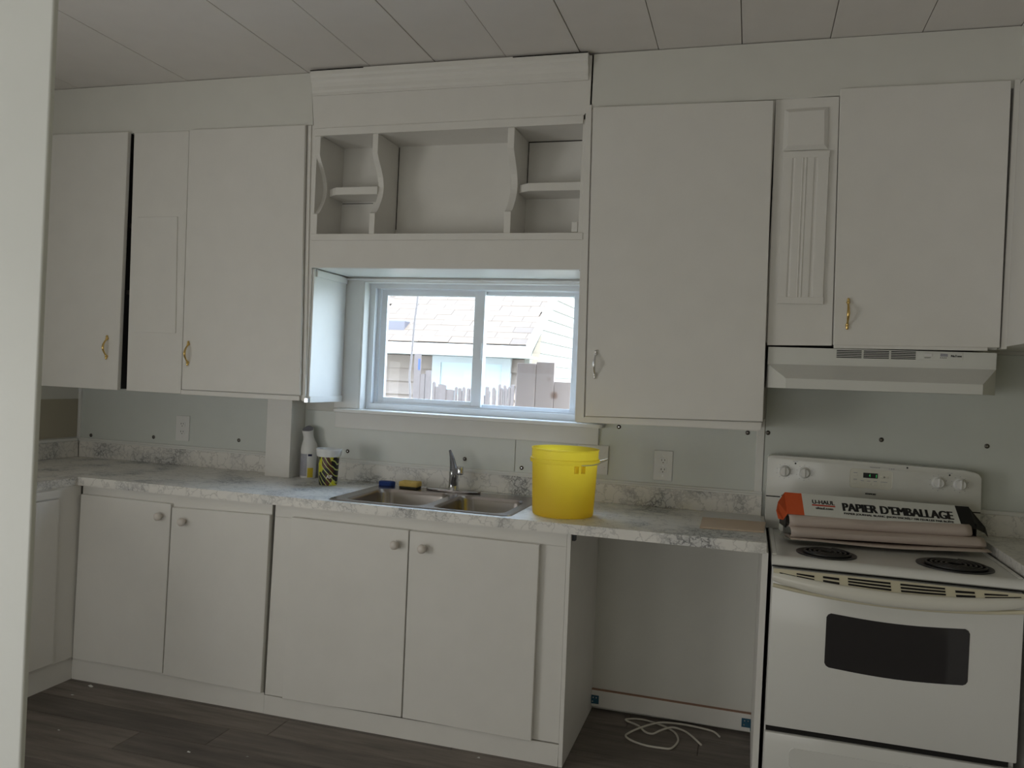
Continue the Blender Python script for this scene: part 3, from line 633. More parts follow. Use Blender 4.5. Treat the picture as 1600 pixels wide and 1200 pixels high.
B().slab([(-1.8175, 0.080), (-1.730, 0.080), (-1.710, 0.823), (-1.806, 0.823)], -0.601, -0.578, 0.0008).done('stile', CP, c)
B().slab([(-0.668, 0.086), (-0.563, 0.086), (-0.5675, 0.8225), (-0.668, 0.8225)], -0.601, -0.578, 0.0008).done('stile', CP, c)
B().slab([(-1.806, 0.8235), (-0.5675, 0.823), (-0.568, 0.8765), (-1.805, 0.8765)], -0.601, -0.578, 0.0005).done('top_rail', CP, c)
d = B().slab([(-1.723, 0.084), (-1.193, 0.092), (-1.196, 0.827), (-1.716, 0.831)], YD - 0.003, -0.601, 0.0015).done('door', CP, c); knob(d, -1.245, 0.768, YD - 0.003)
d = B().slab([(-1.187, 0.091), (-0.664, 0.086), (-0.667, 0.824), (-1.191, 0.826)], YD - 0.003, -0.601, 0.0015).done('door', CP, c); knob(d, -1.129, 0.765, YD - 0.003)
c = thing('base_cabinet', 'white base cabinet along the left wall next to the casing', 'cabinet', (-3.1, -1.4, 0))
B().box(XL + 0.001, -2.813, -2.2, -0.024, 0, 0.8765).done('body', CP, c)
B().box(-2.813, -2.807, -2.2, -0.604, 0.0, 0.102).done('plinth', CP, c)
B().box(-2.813, -2.7935, -2.2, -0.6045, 0.104, 0.8765, 0.0005).done('face_frame', CP, c)
B().box(-2.7935, -2.782, -2.19, -0.735, 0.835, 0.870, 0.0015).done('drawer', CP, c)
B().box(-2.7935, -2.782, -2.19, -0.735, 0.115, 0.829, 0.0015).done('door', CP, c)

# dishwasher bay
c = thing('appliance_bay', 'empty white dishwasher bay between sink cabinet and stove', 'cabinet bay', (-0.2, -0.3, 0))
B().slab([(-0.561, 0), (-0.545, 0), (-0.551, 0.8765), (-0.566, 0.8765)], -0.606, -0.006, 0.001).done('side_panel', CP, c)
B().slab([(0.129, 0), (0.150, 0), (0.150, 0.8765), (0.129, 0.8765)], -0.606, -0.006, 0.001).done('side_panel', CP, c)
B().slab([(-0.55, 0.092), (0.129, 0.088), (0.129, 0.8765), (-0.55, 0.8765)], -0.012, -0.006).done('back_panel', 'wall_paint', c)
B().slab([(-0.55, 0.018), (0.129, 0.012), (0.129, 0.085), (-0.55, 0.089)], -0.030, -0.012, 0.0008).done('kick_board', CP, c)
B().slab([(-0.55, 0.089), (0.129, 0.085), (0.129, 0.088), (-0.55, 0.092)], -0.029, -0.012).done('raw_edge_strip', 'raw_edge', c, label='bare brown board edge')
B().box(-0.55, -0.538, -0.590, -0.565, 0.845, 0.8765, 0.001).done('mounting_clip', 'black', c)
for i, (x, z) in enumerate(((-0.549, 0.030), (0.092, 0.030))):
    br = B(); br.box(x, x + 0.037, -0.0325, -0.030, z, z + 0.037, 0.0006)
    sx_ = x if i == 0 else x + 0.0345
    br.box(sx_, sx_ + 0.0025, -0.066, -0.0325, z, z + 0.037, 0.0006)
    br = br.done('corner_bracket', 'bracket_blue', c, label='dark blue steel corner bracket')
    for dx, dz in ((.010, .010), (.026, .027), (.012, .027)): B().lathe((x + dx, -0.0325, z + dz), [(.0032, 0), (.002, .0014)], 8, 'y').done('screw', 'wire_steel', br)

# ------------------------------------------------------------------ sink and faucet
sk = thing('sink', 'stainless steel double bowl sink set in the countertop', 'sink', (-1.18, -0.34, 0.914))
RX0, RX1, RY0, RY1 = -1.572, -0.792, -0.607, -0.075
bowls = [(-1.515, -1.172, -0.572, -0.195), (-1.132, -0.832, -0.572, -0.195)]
b = B(); bm = b.bm
def loop(pts, z): 
    vs = [bm.verts.new((x, y, z)) for x, y in pts]; return vs, [bm.edges.new((vs[i], vs[(i + 1) % len(vs)])) for i in range(len(vs))]
ov, oe = loop(rrect(RX0 + .006, RX1 - .006, RY0 + .006, RY1 - .006, 0.03), 0.9185)
es = list(oe); hb_ = []
for q in bowls:
    hv, he = loop(rrect(*q, 0.055), 0.9175); es += he; hb_.append((hv, q))
bmesh.ops.triangle_fill(bm, use_beauty=True, use_dissolve=False, edges=es)
low = [bm.verts.new((x, y, 0.9143)) for x, y in rrect(RX0, RX1, RY0, RY1, 0.034)]
for i in range(len(ov)): bm.faces.new((ov[i], low[i], low[(i + 1) % len(low)], ov[(i + 1) % len(ov)]))
b.done('rim', 'stainless', sk, 30)
for hv, q in hb_:
    x0, x1, y0, y1 = q
    b = B(); R = []
    for ins, z, r_ in ((0, 0.9175, .055), (.003, 0.911, .055), (.006, 0.90, .055), (.018, 0.765, .06), (.028, 0.745, .06), (.05, 0.735, .05), (.13, 0.730, .02)):
        R.append([(x, y, z) for x, y in rrect(x0 + ins, x1 - ins, y0 + ins, y1 - ins, r_)])
    b.rings(R, False, True)
    o = b.done('bowl', 'stainless', sk, 40)
    B().lathe(((x0 + x1) / 2, (y0 + y1) / 2, 0.731), [(.045, 0), (.044, .003), (.034, .002), (.030, -.002)], 24).done('drain', 'chrome', o, 40)
fc = thing('faucet', 'chrome single lever faucet behind the sink', 'faucet', (-1.2, -0.115, 0.9185))
dk = [(-1.335, -.115), (-1.32, -.135), (-1.26, -.150), (-1.19, -.153), (-1.12, -.148), (-1.08, -.133), (-1.07, -.115), (-1.09, -.098), (-1.2, -.088), (-1.32, -.098)]
B().prism(dk, 'z', 0.9187, 0.928, 0.003).done('deck_plate', 'stainless', fc)
B().lathe((-1.202, -.118, .928), [(.027, 0), (.025, .006), (.0225, .014), (.021, .06), (.0225, .078), (.019, .086), (.008, .09)], 24).done('faucet_body', 'chrome', fc, 40)
sp_ = B().tube(smooth_pts([(-1.198, -.125, .955), (-1.183, -.165, .980), (-1.160, -.22, 1.008), (-1.138, -.275, 1.028)], 4), [.0165] * 4 + [.0155] * 4 + [.0145] * 5, 16).done('spout', 'dark_chrome', fc, 50)
B().lathe((-1.114, -.285, 1.018), [(.0135, 0), (.0145, .004), (.0145, .034), (.0125, .037)], 20).done('spout_tip', 'chrome', sp_, 40)
B().tube(smooth_pts([(-1.202, -.118, 1.0), (-1.209, -.112, 1.03), (-1.221, -.100, 1.065), (-1.233, -.09, 1.09), (-1.2385, -.086, 1.100)], 4), [.021, .020, .019, .018, .0165, .015, .014, .013, .0115, .010, .009, .008, .007, .0065, .006, .006, .0055], 12, 0.7).done('lever', 'dark_chrome', fc, 50)

# ------------------------------------------------------------------ things on the counter
b = B().box(-1.452, -1.362, -0.160, -0.098, 0.9265, 0.950, 0.005, 2)
s_ = thing('sponge', 'yellow sponge with dark scouring side on the sink rim', 'sponge', (-1.41, -0.13, 0.9186))
b.done('foam', 'sponge_yellow', s_, 60); B().box(-1.450, -1.364, -0.158, -0.100, 0.9188, 0.9265, 0.002).done('scouring_pad', 'sponge_dark', s_)
B().prism(rrect(-1.568, -1.494, -0.135, -0.085, 0.018), 'z', 0.9188, 0.9375, 0.004).done('scrub_pad', 'scrub_blue', base=(-1.53, -0.11, 0.9188), smooth=50, label='small blue scrub pad on the sink corner beside the sponge', cat='scrubber')

bk_ = thing('bucket', 'yellow plastic bucket with wire handle on the counter', 'bucket', (-0.626, -0.431, 0.9143))
cb = (-0.626, -0.431, 0.9143)
B().lathe(cb, [(.112, 0), (.1185, .003), (.1205, .012), (.1285, .205), (.1365, .2065), (.138, .214), (.1365, .2225), (.131, .225), (.1315, .255), (.1335, .2575), (.1335, .262), (.1305, .2625), (.1285, .256), (.1255, .205), (.1175, .012), (.10, .009)], 56).done('pail', 'bucket_yellow', bk_, 35)
th = -0.33
ex, ey = cb[0] + .129 * math.cos(th), cb[1] + .129 * math.sin(th)
for k in (-0.10, 0.10):
    B().box(-.004, .004, -.009, .009, -.028, 0.0, .002).done('ear', 'bucket_yellow', bk_, local=True)
    o = bpy.context.scene.collection.objects[-1] if False else None
ears = [o for o in bk_.children if o.name.startswith('ear')]
for o, k in zip(ears, (-0.12, 0.10)):
    o.location = (.131 * math.cos(th - .55 + k), .131 * math.sin(th - .55 + k), .204); o.rotation_euler = (0, 0, th - .55)
# bail lying round the rim and standing off at the right
bp = []
for i in range(25):
    t = -0.88 + (PI * 1.02) * i / 24
    bulge = 0.030 * math.exp(-((t - 0.12) / 0.33) ** 2)
    bp.append((cb[0] + (.1395 + bulge) * math.cos(t), cb[1] + (.1395 + bulge) * math.sin(t), cb[2] + .208 + 0.02 * math.exp(-((t - 0.12) / 0.35) ** 2)))
B().tube(bp, .0022, 8).done('bail', 'wire_steel', bk_, 60)

cu = thing('cup', 'black and yellow printed plastic cup with white rim', 'cup', (-1.776, -0.220, 0.9143))
cc = (-1.776, -0.220, 0.9143)
B().lathe(cc, [(.036, .0), (.0405, .001), (.0425, .02), (.0475, .128), (.0475, .131)], 40, cap1=False).done('print_sleeve', 'cup_print', cu, 40)
B().lathe(cc, [(.0475, .130), (.0535, .131), (.0560, .136), (.0585, .160), (.0595, .163), (.0585, .166), (.0555, .166), (.052, .140), (.046, .128), (.038, .006)], 40, cap0=False).done('rim_band', 'plastic_white', cu, 40)
a_ = math.radians(-58)
tx = Vector((-math.sin(a_), math.cos(a_), 0)); nr = Vector((math.cos(a_), math.sin(a_), 0))
for k, (s_, mt, w_, dz) in enumerate((('AP', 'plastic_white', .026, .034),)):
    pos = Vector(cc) + nr * .0462 + Vector((0, 0, dz)) - tx * w_ / 2
    text('lettering', s_, w_, .016, face_m(pos, tx, (0, 0, 1)), mt, cu, 0.02, local=False)

sb = thing('spray_bottle', 'white air freshener spray bottle with grey top beside the post', 'bottle', (-1.972, -0.060, 0.9143))
cs = (-1.972, -0.060, 0.9143)
B().lathe(cs, [(.034, 0), (.0375, .003), (.0385, .01), (.0385, .125), (.0395, .128), (.0395, .132), (.036, .15), (.030, .170)], 32).done('can', 'plastic_white', sb, 40)
b = B(); R = []
for h_, r_, dx in ((.132, .0385, 0), (.150, .0385, .001), (.165, .035, .001), (.182, .0285, -.002), (.200, .0245, -.006), (.215, .0255, -.009), (.232, .0285, -.011)):
    R.append([(cs[0] + dx + r_ * math.cos(2 * PI * i / 28), cs[1] + r_ * math.sin(2 * PI * i / 28), cs[2] + h_ + (h_ - .16) * 0.28 * (-math.sin(2 * PI * i / 28)) * -0.35) for i in range(28)])
b.rings(R); b.done('trigger_head', 'plastic_white', sb, 50)
b = B(); b.rings([[(cs[0] - .011 + r_ * math.cos(2 * PI * i / 24), cs[1] - .002 + r_ * math.sin(2 * PI * i / 24) * 0.9, cs[2] + h_ + 0.012 * math.sin(2 * PI * i / 24)) for i in range(24)] for r_, h_ in ((.026, .228), (.0255, .236), (.020, .239))]); b.done('cap', 'cap_grey', sb, 40)
def wrap(parent, c_, r_, z0, z1, a0, a1, mat, nm):
    b = B(); n_ = 10; bm = b.bm; G = []
    for z in (z0, z1): G.append([bm.verts.new((c_[0] + r_ * math.cos(a0 + (a1 - a0) * i / n_), c_[1] + r_ * math.sin(a0 + (a1 - a0) * i / n_), c_[2] + z)) for i in range(n_ + 1)])
    for i in range(n_): bm.faces.new((G[0][i], G[0][i + 1], G[1][i + 1], G[1][i]))
    return b.done(nm, mat, parent, 60)
D_ = math.radians
wrap(sb, cs, .0389, .012, .118, D_(-150), D_(-72), 'label_grey', 'label_print')
wrap(sb, cs, .0390, .006, .052, D_(-66), D_(-25), 'label_yellow', 'label_print')
wrap(sb, cs, .0390, .108, .118, D_(-66), D_(-38), 'navy', 'label_print')
jr = thing('small_bottle', 'small pale blue bottle mostly hidden behind the printed cup', 'bottle', (-1.895, -0.040, 0.9143))
B().lathe((-1.895, -0.045, 0.9143), [(.021, 0), (.0225, .004), (.0225, .085), (.018, .098), (.010, .104)], 20).done('flask', 'pale_blue_grey', jr, 40)
wrap(jr, (-1.895, -0.045, 0.9143), .0229, .03, .055, D_(-90), D_(0), 'navy', 'label_print')

e1 = B().prism([(-0.112, -0.200), (0.127, -0.170), (0.127, -0.024), (-0.108, -0.024)], 'z', 0.9143, 0.9172).done('envelope', 'grey_paper', base=(0, -0.1, 0.9143), label='grey white paper sheet lying behind the brown envelope', cat='paper')
e2 = thing('envelope', 'brown cardboard envelope lying flat by the stove', 'envelope', (0.02, -0.3, 0.9143))
B().prism([(-0.095, -0.460), (0.135, -0.428), (0.146, -0.195), (-0.098, -0.210)], 'z', 0.9143, 0.9188, 0.0006).done('sleeve', 'kraft', e2)
B().prism([(-0.090, -0.452), (0.130, -0.421), (0.140, -0.260), (-0.092, -0.285)], 'z', 0.9188, 0.9194).done('flap', 'kraft', e2)

# outlets
def outlet(x, z, label):
    o = thing('wall_outlet', label, 'outlet', (x, -0.005, z), 'white duplex wall outlets')
    B().box(x - .0405, x + .0405, -.0115, -.005, z - .065, z + .065, .0025, 2).done('cover_plate', 'plastic_white', o)
    for dz in (.020, -.020):
        f_ = B().slab([(x + a_, z + dz + b2) for a_, b2 in rrect(-.017, .017, -.0145, .0145, .007, 4)], -.0135, -.0115, .0006).done('receptacle', 'plastic_white', o)
        B().box(x - .008, x - .0055, -.0139, -.0135, z + dz, z + dz + .008).done('slot', 'dark_gap', f_)
        B().box(x + .0055, x + .008, -.0139, -.0135, z + dz + .001, z + dz + .008).done('slot', 'dark_gap', f_)
        B().lathe((x, -.0135, z + dz - .007), [(.0024, 0), (.0024, .0004)], 10, 'y').done('slot', 'dark_gap', f_)
    for dz in (0, .045, -.045): B().lathe((x, -.0115, z + dz), [(.0028, 0), (.0018, .001)], 10, 'y').done('screw', 'wire_steel', o)
outlet(-2.737, 1.104, 'white duplex outlet under the left wall cabinet')
outlet(-0.284, 1.094, 'white duplex outlet right of the bucket')
bp_ = thing('blank_plate', 'plain white blank cover plate behind the bucket', 'cover plate', (-0.59, -0.005, 1.1))
B().box(-0.662, -0.524, -.0115, -.005, 1.034, 1.162, .002, 2).done('cover_plate', 'plastic_white', bp_)
for z in (1.065, 1.13): B().lathe((-0.54, -.0115, z), [(.0028, 0), (.0018, .001)], 10, 'y').done('screw', 'wire_steel', bp_)

# ------------------------------------------------------------------ stove
st = thing('stove', 'white electric coil stove with curved oven handle', 'stove', (0.543, -0.33, 0))
S0, S1 = 0.163, 0.923
ZT = 0.878
B().box(S0, S1, -0.635, -0.03, 0.04, 0.846, 0.002).done('body', 'enamel', st)
b = B(); b.prism([(-.668, .852), (-.668, .862), (-.662, .873), (-.650, .8785), (-.635, .8785), (-.060, .8785), (-.060, .847), (-.660, .847)], 'x', S0 - .003, S1 + .003); b.done('cooktop', 'enamel', st, 40)
for x in (S0 + .004, S1 - .009): B().box(x - .006, x + .010, -.640, -.10, .8785, .8825, .0018).done('cooktop_edge', 'enamel', st)
def burner(x, y_, r_, turns):
    o = B().lathe((x, y_, .8785), [(r_ + .012, 0), (r_ + .012, .0035), (r_ + .006, .0045), (r_ - .004, .001), (.02, -.0000), (.004, 0)], 40, cap1=False).done('burner', 'black', st, 40)
    pts = []; N = int(turns * 26)
    for i in range(N + 1):
        t = i / N; rr = r_ * 0.93 * (0.2 + 0.8 * t); a = t * turns * 2 * PI
        pts.append((x + rr * math.cos(a), y_ + rr * math.sin(a), .8845))
    B().tube(pts, .0048, 6).done('coil', 'coil_black', o, 60)
burner(0.344, -0.535, .088, 4.2); burner(0.750, -0.528, .106, 5.2)
# backguard
bgp = [(S0 - .019, .879), (S0 - .019, 1.165), (S0 - .015, 1.173), (S0 - .006, 1.177)] + [(S0 + .03 + (S1 - S0 - .09) * i / 8, 1.177 + .002 * math.sin(PI * i / 8) - .010 * (i / 8)) for i in range(9)] + [(S1 - .022, 1.163), (S1 - .006, 1.156), (S1 + .004, 1.140), (S1 + .005, 1.02), (S1 + .005, .879)]
gd = B().slab(bgp, -.092, -.018, .004, 2).done('backguard', 'enamel', st, 40)
B().box(S0 - .019, S1 + .004, -.0935, -.091, 1.0085, 1.0125).done('vent_slot', 'dark_gap', st)
for x, z in ((.211, 1.116), (.287, 1.115), (.776, 1.114), (.852, 1.113)):
    k_ = B().lathe((x, -.092, z), [(.024, 0), (.0235, .004), (.0195, .006), (.0185, .020), (.0165, .023), (.004, .0235)], 28, 'y').done('control_knob', 'plastic_white', gd, 40)
    B().box(x - .0035, x + .0035, -.120, -.108, z - .016, z + .019, .0015).done('pointer', 'plastic_white', k_)
    tk = B()
    for i in range(10):
        a = D_(90 + 36 * i); tk.box(x + .030 * math.cos(a) - .0014, x + .030 * math.cos(a) + .0014, -.0926, -.0920, z + .030 * math.sin(a) - .0010, z + .030 * math.sin(a) + .0010)
    tk.done('dial_marks', 'label_grey', gd)
for x, z in ((.252, 1.150), (.815, 1.146), (.665, 1.163)): B().lathe((x, -.092, z), [(.0035, 0), (.003, .001)], 10, 'y').done('indicator_light', 'black', gd)
for x, z in ((.252, 1.158), (.815, 1.154)): B().box(x - .010, x + .010, -.0926, -.092, z - .0008, z + .0008).done('mark_line', 'label_grey', gd)
b = B(); ro = [(x, z) for x, z in rrect(.457, .614, 1.071, 1.147, .012)]; ri = [(x, z) for x, z in rrect(.4595, .6115, 1.0735, 1.1445, .010)]
b.rings([[(x, -.092, z) for x, z in ro], [(x, -.0932, z) for x, z in ro], [(x, -.0922, z) for x, z in ri]], False, True)
cp_ = b.done('control_panel', 'panel_cream', gd)
B().box(.507, .560, -.0935, -.0922, 1.1125, 1.1325).done('display', 'black', cp_)
text('clock_digits', '4', .005, .012, face_m((.528, -.0937, 1.1165)), 'clock_green', cp_, 0.0, local=False)
text('clock_digits', '1', .002, .012, face_m((.554, -.0937, 1.1155)), 'clock_green', cp_, 0.0, local=False)
kb = B()
for x, z in ((.478, 1.130), (.478, 1.104)): kb.box(x - .007, x + .007, -.0928, -.0920, z - .0012, z + .0012)
for x in (.505, .528, .552, .578, .590): kb.box(x - .006, x + .006, -.0928, -.0920, 1.0995, 1.1015)
kb.done('button_captions', 'label_grey', cp_)
for x, z in ((.478, 1.121), (.478, 1.094), (.505, 1.089), (.528, 1.089), (.552, 1.089), (.578, 1.089), (.590, 1.120), (.578, 1.120)):
    B().slab([(x + a_, z + b2) for a_, b2 in rrect(-.0085, .0085, -.0045, .0045, .004, 3)], -.0938, -.0922, .0005).done('button', 'panel_cream', cp_)
text('lettering', 'KENMORE', .038, .0065, face_m((.518, -.0932, 1.047), (1, 0, -.012)), 'print_black', gd, 0.03, local=False)
text('lettering', 'QuickSet III', .036, .005, face_m((.530, -.0932, 1.1530), (1, 0, -.012)), 'label_grey', gd, 0.0, local=False)
text('lettering', '1 2 3', .018, .005, face_m((.600, -.0932, 1.1520), (1, 0, -.012)), 'label_grey', gd, 0.02, local=False)
# oven door, vent crescent, handle, window
B().box(S0, S1, -.640, -.632, .838, .849).done('door_gap', 'dark_gap', st)
od = B().box(S0 + .001, S1 - .001, -.672, -.6405, .302, .838, .005, 2).done('oven_door', 'enamel', st, 40)
def arc(x): u_ = (x - (S0 + S1) / 2) / ((S1 - S0) / 2); return 1 - u_ * u_
N = 24; b = B(); top = []; bot = []
xs_ = [S0 + .004 + (S1 - S0 - .008) * i / N for i in range(N + 1)]
def ys_t(x, t): a = arc(x); return (-.672 - .003 - t * (.004 + .036 * a), .8385 - t * (.010 + .027 * a))
for x in xs_:
    top.append(b.bm.verts.new((x, *ys_t(x, 0)))); bot.append(b.bm.verts.new((x, *ys_t(x, 1))))
bk2 = [b.bm.verts.new((x, -.671, .8385)) for x in xs_]; bk3 = [b.bm.verts.new((x, -.671, .80)) for x in xs_]
for i in range(N):
    b.bm.faces.new((top[i], bot[i], bot[i + 1], top[i + 1])); b.bm.faces.new((bk2[i], top[i], top[i + 1], bk2[i + 1])); b.bm.faces.new((bot[i], bk3[i], bk3[i + 1], bot[i + 1]))
vt = b.done('vent_trim', 'ivory_plastic', od, 40)
hp = []
for x in xs_:
    y_, z_ = ys_t(x, 1); hp.append((x, y_ + .002, z_ - .016))
hr = [.014] + [.0175 + .0065 * arc(x) for x in xs_[1:-1]] + [.014]
B().tube(hp, hr, 14, 0.62).done('handle', 'handle_plastic', od, 50)
B().tube([(x, -.673, z_ - .030 - .001 * arc(x)) for (x, y_, z_) in hp], .007, 8).done('handle_groove', 'ivory_plastic', od, 60)
X2 = lambda px: .163 + (px - 1207) * .001935
for x0, x1, rows in ((1219, 1246, (2.6,)), (1247, 1276, (1.2, 2.4)), (1290, 1316, (.9, 2.1, 3.2)), (1330, 1397, (.75, 1.85, 2.95, 4.05)), (1412, 1480, (.75, 1.85, 2.95, 4.05)), (1495, 1524, (.9, 2.1, 3.2)), (1538, 1573, (1.2,)), (1538, 1592, (2.4,))):
    a_, c_ = X2(x0), X2(x1)
    for r_ in rows:
        b = B(); bm = b.bm; G = []
        for x in (a_, (a_ + c_) / 2, c_):
            full = 3.3 if len(rows) < 4 else 4.8
            if len(rows) == 1: full = 3.3
            t0, t1 = r_ / full, min(1, (r_ + .66) / full)
            p0, p1 = ys_t(x, t0), ys_t(x, t1)
            G.append((bm.verts.new((x, p0[0] - .0012, p0[1] + .0008)), bm.verts.new((x, p1[0] - .0012, p1[1] + .0008))))
        for q in range(2): bm.faces.new((G[q][0], G[q][1], G[q + 1][1], G[q + 1][0]))
        b.done('vent_slot', 'dark_gap', vt)
wp = []
def ow(x0, x1, zt_, zb_, r_):
    P_ = []
    for i in range(13):
        t = i / 12; P_.append((x1 - r_ - (x1 - x0 - 2 * r_) * t, zt_ - .010 * math.sin(PI * t)))
    P_ += [(x0 + r_ * .35, zt_ - r_ * .35), (x0, zt_ - r_)]
    P_ += [(x0, zb_ + r_), (x0 + r_ * .35, zb_ + r_ * .35)]
    for i in range(13):
        t = i / 12; P_.append((x0 + r_ + (x1 - x0 - 2 * r_) * t, zb_ - .010 * math.sin(PI * t)))
    P_ += [(x1 - r_ * .35, zb_ + r_ * .35), (x1, zb_ + r_), (x1, zt_ - r_), (x1 - r_ * .35, zt_ - r_ * .35)]
    return P_
B().slab(ow(.342, .772, .708, .527, .014), -.6732, -.6715).done('oven_window', 'oven_glass', od)
dr = B().box(S0 + .001, S1 - .001, -.668, -.6405, .05, .280, .005, 2).done('storage_drawer', 'enamel', st, 40)
B().slab([(x, z) for x, z in rrect(.245, .840, .17, .238, .015)], -.6705, -.668, .002).done('drawer_emboss', 'enamel', dr)
B().box(S0 + .004, S1 - .02, -.655, -.632, .281, .301).done('drawer_gap', 'dark_gap', st)
B().box(S0 + .02, S1 - .02, -.60, -.05, 0, .04).done('base_skirt', 'black', st)

# ------------------------------------------------------------------ box of packing paper lying on the stove
pb = thing('packing_paper_box', 'white box of packing paper with orange and black ends on stove', 'box', (0.214, -0.385, 0.8895), rotz=D_(11.5))
BL = .672
b = B()
b.box(.004, BL - .004, .085, .110, .0, .150); b.box(.0, .003, .050, .110, .02, .150); b.box(BL - .003, BL, .050, .110, .0, .150); b.box(.003, BL - .003, 0.02, .110, .0, .004)
b.done('carton', 'carton_white', pb, local=True)
T0, T1 = Vector((0, -.012, .098)), Vector((0, .045, .170))
RX = Vector((1, 0, -.024))
up_ = (T1 - T0); PH = up_.length; un = up_.normalized()
nrm = Vector((1, 0, 0)).cross(un)
def panel(x0, x1, skew0, skew1, mat, nm, th=.0015, lab=None):
    b = B(); P_ = [RX * (x0 + skew0) + T1, RX * (x1 + skew1) + T1, RX * x1 + T0, RX * x0 + T0]
    b.rings([[p_ + nrm * th for p_ in P_], [p_ - nrm * .001 for p_ in P_]])
    return b.done(nm, mat, pb, local=True)
lp = panel(.061, .622, 0, -.006, 'carton_white', 'top_panel')
panel(.0, .061, 0, 0, 'carton_orange', 'end_band')
panel(.622, BL, -.006, -.006, 'black', 'end_band')
b = B(); b.rings([[T1 + RX * x for x in (0, BL)] + [Vector((BL, .110, .150)), Vector((0, .110, .150))], [T1 + RX * x + Vector((0, 0, -.002)) for x in (0, BL)] + [Vector((BL, .110, .148)), Vector((0, .110, .148))]]); b.done('lid', 'carton_white', pb, local=True)
b = B(); fl_ = [T1 + Vector((0, 0, 0)), T0 + Vector((0, 0, 0)), T0 + Vector((-.018, -.012, -.022)), T0 + Vector((-.036, -.012, -.018)), T0 + Vector((-.043, -.006, .010)), T0 + Vector((-.034, .012, .040))]
b.rings([fl_, [p_ + Vector((0, .0015, 0)) for p_ in fl_]]); b.done('end_flap', 'carton_orange', pb, local=True, label='orange end flap hanging open')
b = B(); fl_ = [T1 + RX * BL + Vector(q_) for q_ in ((-.006, 0, 0), (.012, .01, -.022))] + [T0 + RX * BL + Vector(q_) for q_ in ((.040, .02, .006), (.052, .02, -.030), (.034, .01, -.014), (0, 0, 0))]
b.rings([fl_, [p_ + Vector((0, .0015, 0)) for p_ in fl_]]); b.done('end_flap', 'black', pb, local=True, label='black end flap hanging open')
for x in (-.004, BL + .0005): B().box(x, x + .003, -.006, .09, .046 if x < 0 else .02, .10).done('end_wall', 'black', pb, local=True)
def onp(x, fy): return T1 * (1 - fy) + T0 * fy + RX * x + nrm * .002
def ptext(s, x, w, f0, f1, mat, bold):
    text('lettering', s, w, PH * (f1 - f0), face_m(onp(x, f1), RX, un), mat, lp, bold, local=True)
ptext('U-HAUL', .096, .080, .26, .44, 'print_black', .02)
ptext('uhaul.com', .106, .062, .57, .68, 'print_black', .02)
ptext('PAPIER D\u2019EMBALLAGE', .204, .392, .30, .665, 'print_black', .035)
ptext('PAPIER JOURNAL BLANC (NON ENCR\u00c9) / 100 FEUILLES PAR BO\u00ceTE', .206, .390, .715, .845, 'print_black', .02)
b = B(); q = [onp(.094, .47), onp(.178, .47), onp(.178, .53), onp(.094, .53)]; b.rings([q, [p_ - nrm * .001 for p_ in q]]); b.done('red_bar', 'print_red', lp, local=True)
# folded sheets bulging out under the panel
def sheet(x0, x1, prof, nm, wob=.003):
    b = B(); n_ = 24; R = []
    for i in range(n_ + 1):
        x = x0 + (x1 - x0) * i / n_
        R.append([(x, y_ + wob * math.sin(7 * x + 3 * j), z_ + wob * .5 * math.sin(11 * x + j)) for j, (y_, z_) in enumerate(prof)])
    k = len(prof); vr = [[b.bm.verts.new(p_) for p_ in r_] for r_ in R]
    for a, c_ in zip(vr, vr[1:]):
        for j in range(k - 1): b.bm.faces.new((a[j], a[j + 1], c_[j + 1], c_[j]))
    o = b.done(nm, 'packing_paper', pb, 60, local=True)
    md = o.modifiers.new('thick', 'SOLIDIFY'); md.thickness = .0015
    return o
sheet(.004, .650, [(.075, .100), (.020, .102), (-.018, .092), (-.030, .078), (-.030, .066), (-.018, .054), (.010, .048), (.07, .046)], 'paper_sheet', .0016)
sheet(.006, .690, [(.07, .048), (.0, .054), (-.034, .052), (-.050, .042), (-.052, .030), (-.042, .019), (-.01, .014), (.06, .012)], 'paper_sheet', .0018)
b = B(); n_ = 24; G = []
for i in range(n_ + 1):
    x = .004 + (.700 - .004) * i / n_; sag = .006 * math.sin(PI * i / n_) ** 2
    G.append([b.bm.verts.new((x, .03, .010)), b.bm.verts.new((x, -.045, .013 + .004 * math.cos(9 * x))), b.bm.verts.new((x, -.066 + .010 * math.cos(5 * x), .008 + .004 * math.cos(9 * x)))])
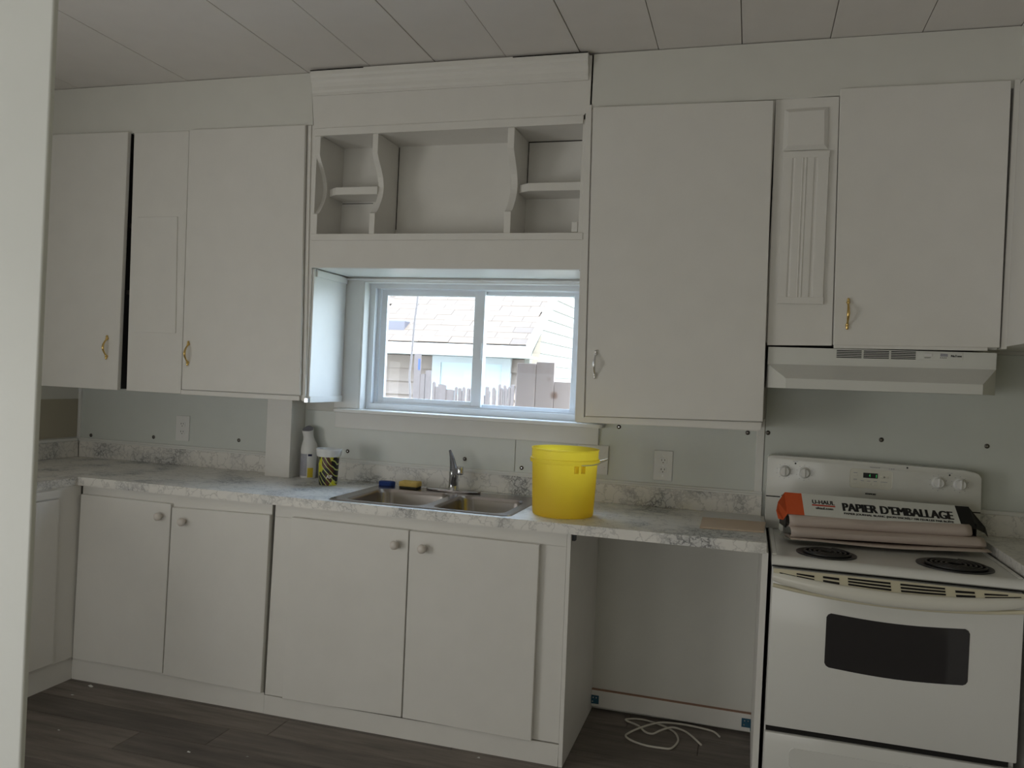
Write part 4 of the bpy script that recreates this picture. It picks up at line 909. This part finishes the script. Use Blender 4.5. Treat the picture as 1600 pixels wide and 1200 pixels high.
for a, c_ in zip(G, G[1:]):
    for j in range(2): b.bm.faces.new((a[j], a[j + 1], c_[j + 1], c_[j]))
o = b.done('paper_sheet', 'packing_paper', pb, 60, local=True); md = o.modifiers.new('thick', 'SOLIDIFY'); md.thickness = .0012

# ------------------------------------------------------------------ floor: cord and litter
cp = [(-0.06, -0.215), (-0.076, -0.188), (-0.105, -0.142), (-0.139, -0.104), (-0.186, -0.112), (-0.228, -0.16), (-0.257, -0.185), (-0.289, -0.178), (-0.32, -0.144), (-0.381, -0.094), (-0.368, -0.074), (-0.315, -0.059), (-0.236, -0.083), (-0.179, -0.127), (-0.156, -0.182), (-0.154, -0.232), (-0.174, -0.295), (-0.213, -0.305), (-0.274, -0.305), (-0.328, -0.284), (-0.359, -0.25), (-0.349, -0.209), (-0.312, -0.168), (-0.266, -0.108), (-0.226, -0.076), (-0.138, -0.055), (-0.059, -0.052), (-0.016, -0.068), (0.008, -0.107)]
zz = [.0045] * len(cp)
for i in (4, 5, 22, 23, 24): zz[i] = .0135
for i in (8, 25): zz[i] = .010
B().tube(smooth_pts([(x, y_, z_) for (x, y_), z_ in zip(cp, zz)], 5), .0042, 8).done('cord', 'cord_white', base=(-0.2, -0.2, 0), smooth=60, label='loose white cord looped on the floor of the empty bay', cat='cord')
lit = [(-2.661, -0.640, 'white scrap nearest the corner plinth on the dark floor', .016), (-2.662, -0.745, 'tiny white crumb on the floor near the left corner', .008), (-2.444, -1.033, 'tiny white crumb on the floor nearest the white casing', .007), (-1.876, -1.002, 'white chip on the floor in front of the left base cabinet', .010), (-1.659, -0.954, 'white chip on the floor before the sink cabinet', .007), (-0.858, -0.645, 'pale crumb on the floor at the sink cabinet right end', .008)]
for x, y_, lab, s_ in lit:
    B().hull([(x + random.uniform(-1, 1) * s_, y_ + random.uniform(-1, 1) * s_ * .6, random.choice((.0003, .0003, s_ * .3))) for _ in range(9)]).done('paper_scrap', 'litter_white', base=(x, y_, 0), label=lab, cat='scrap', group='crumbs on the floor')
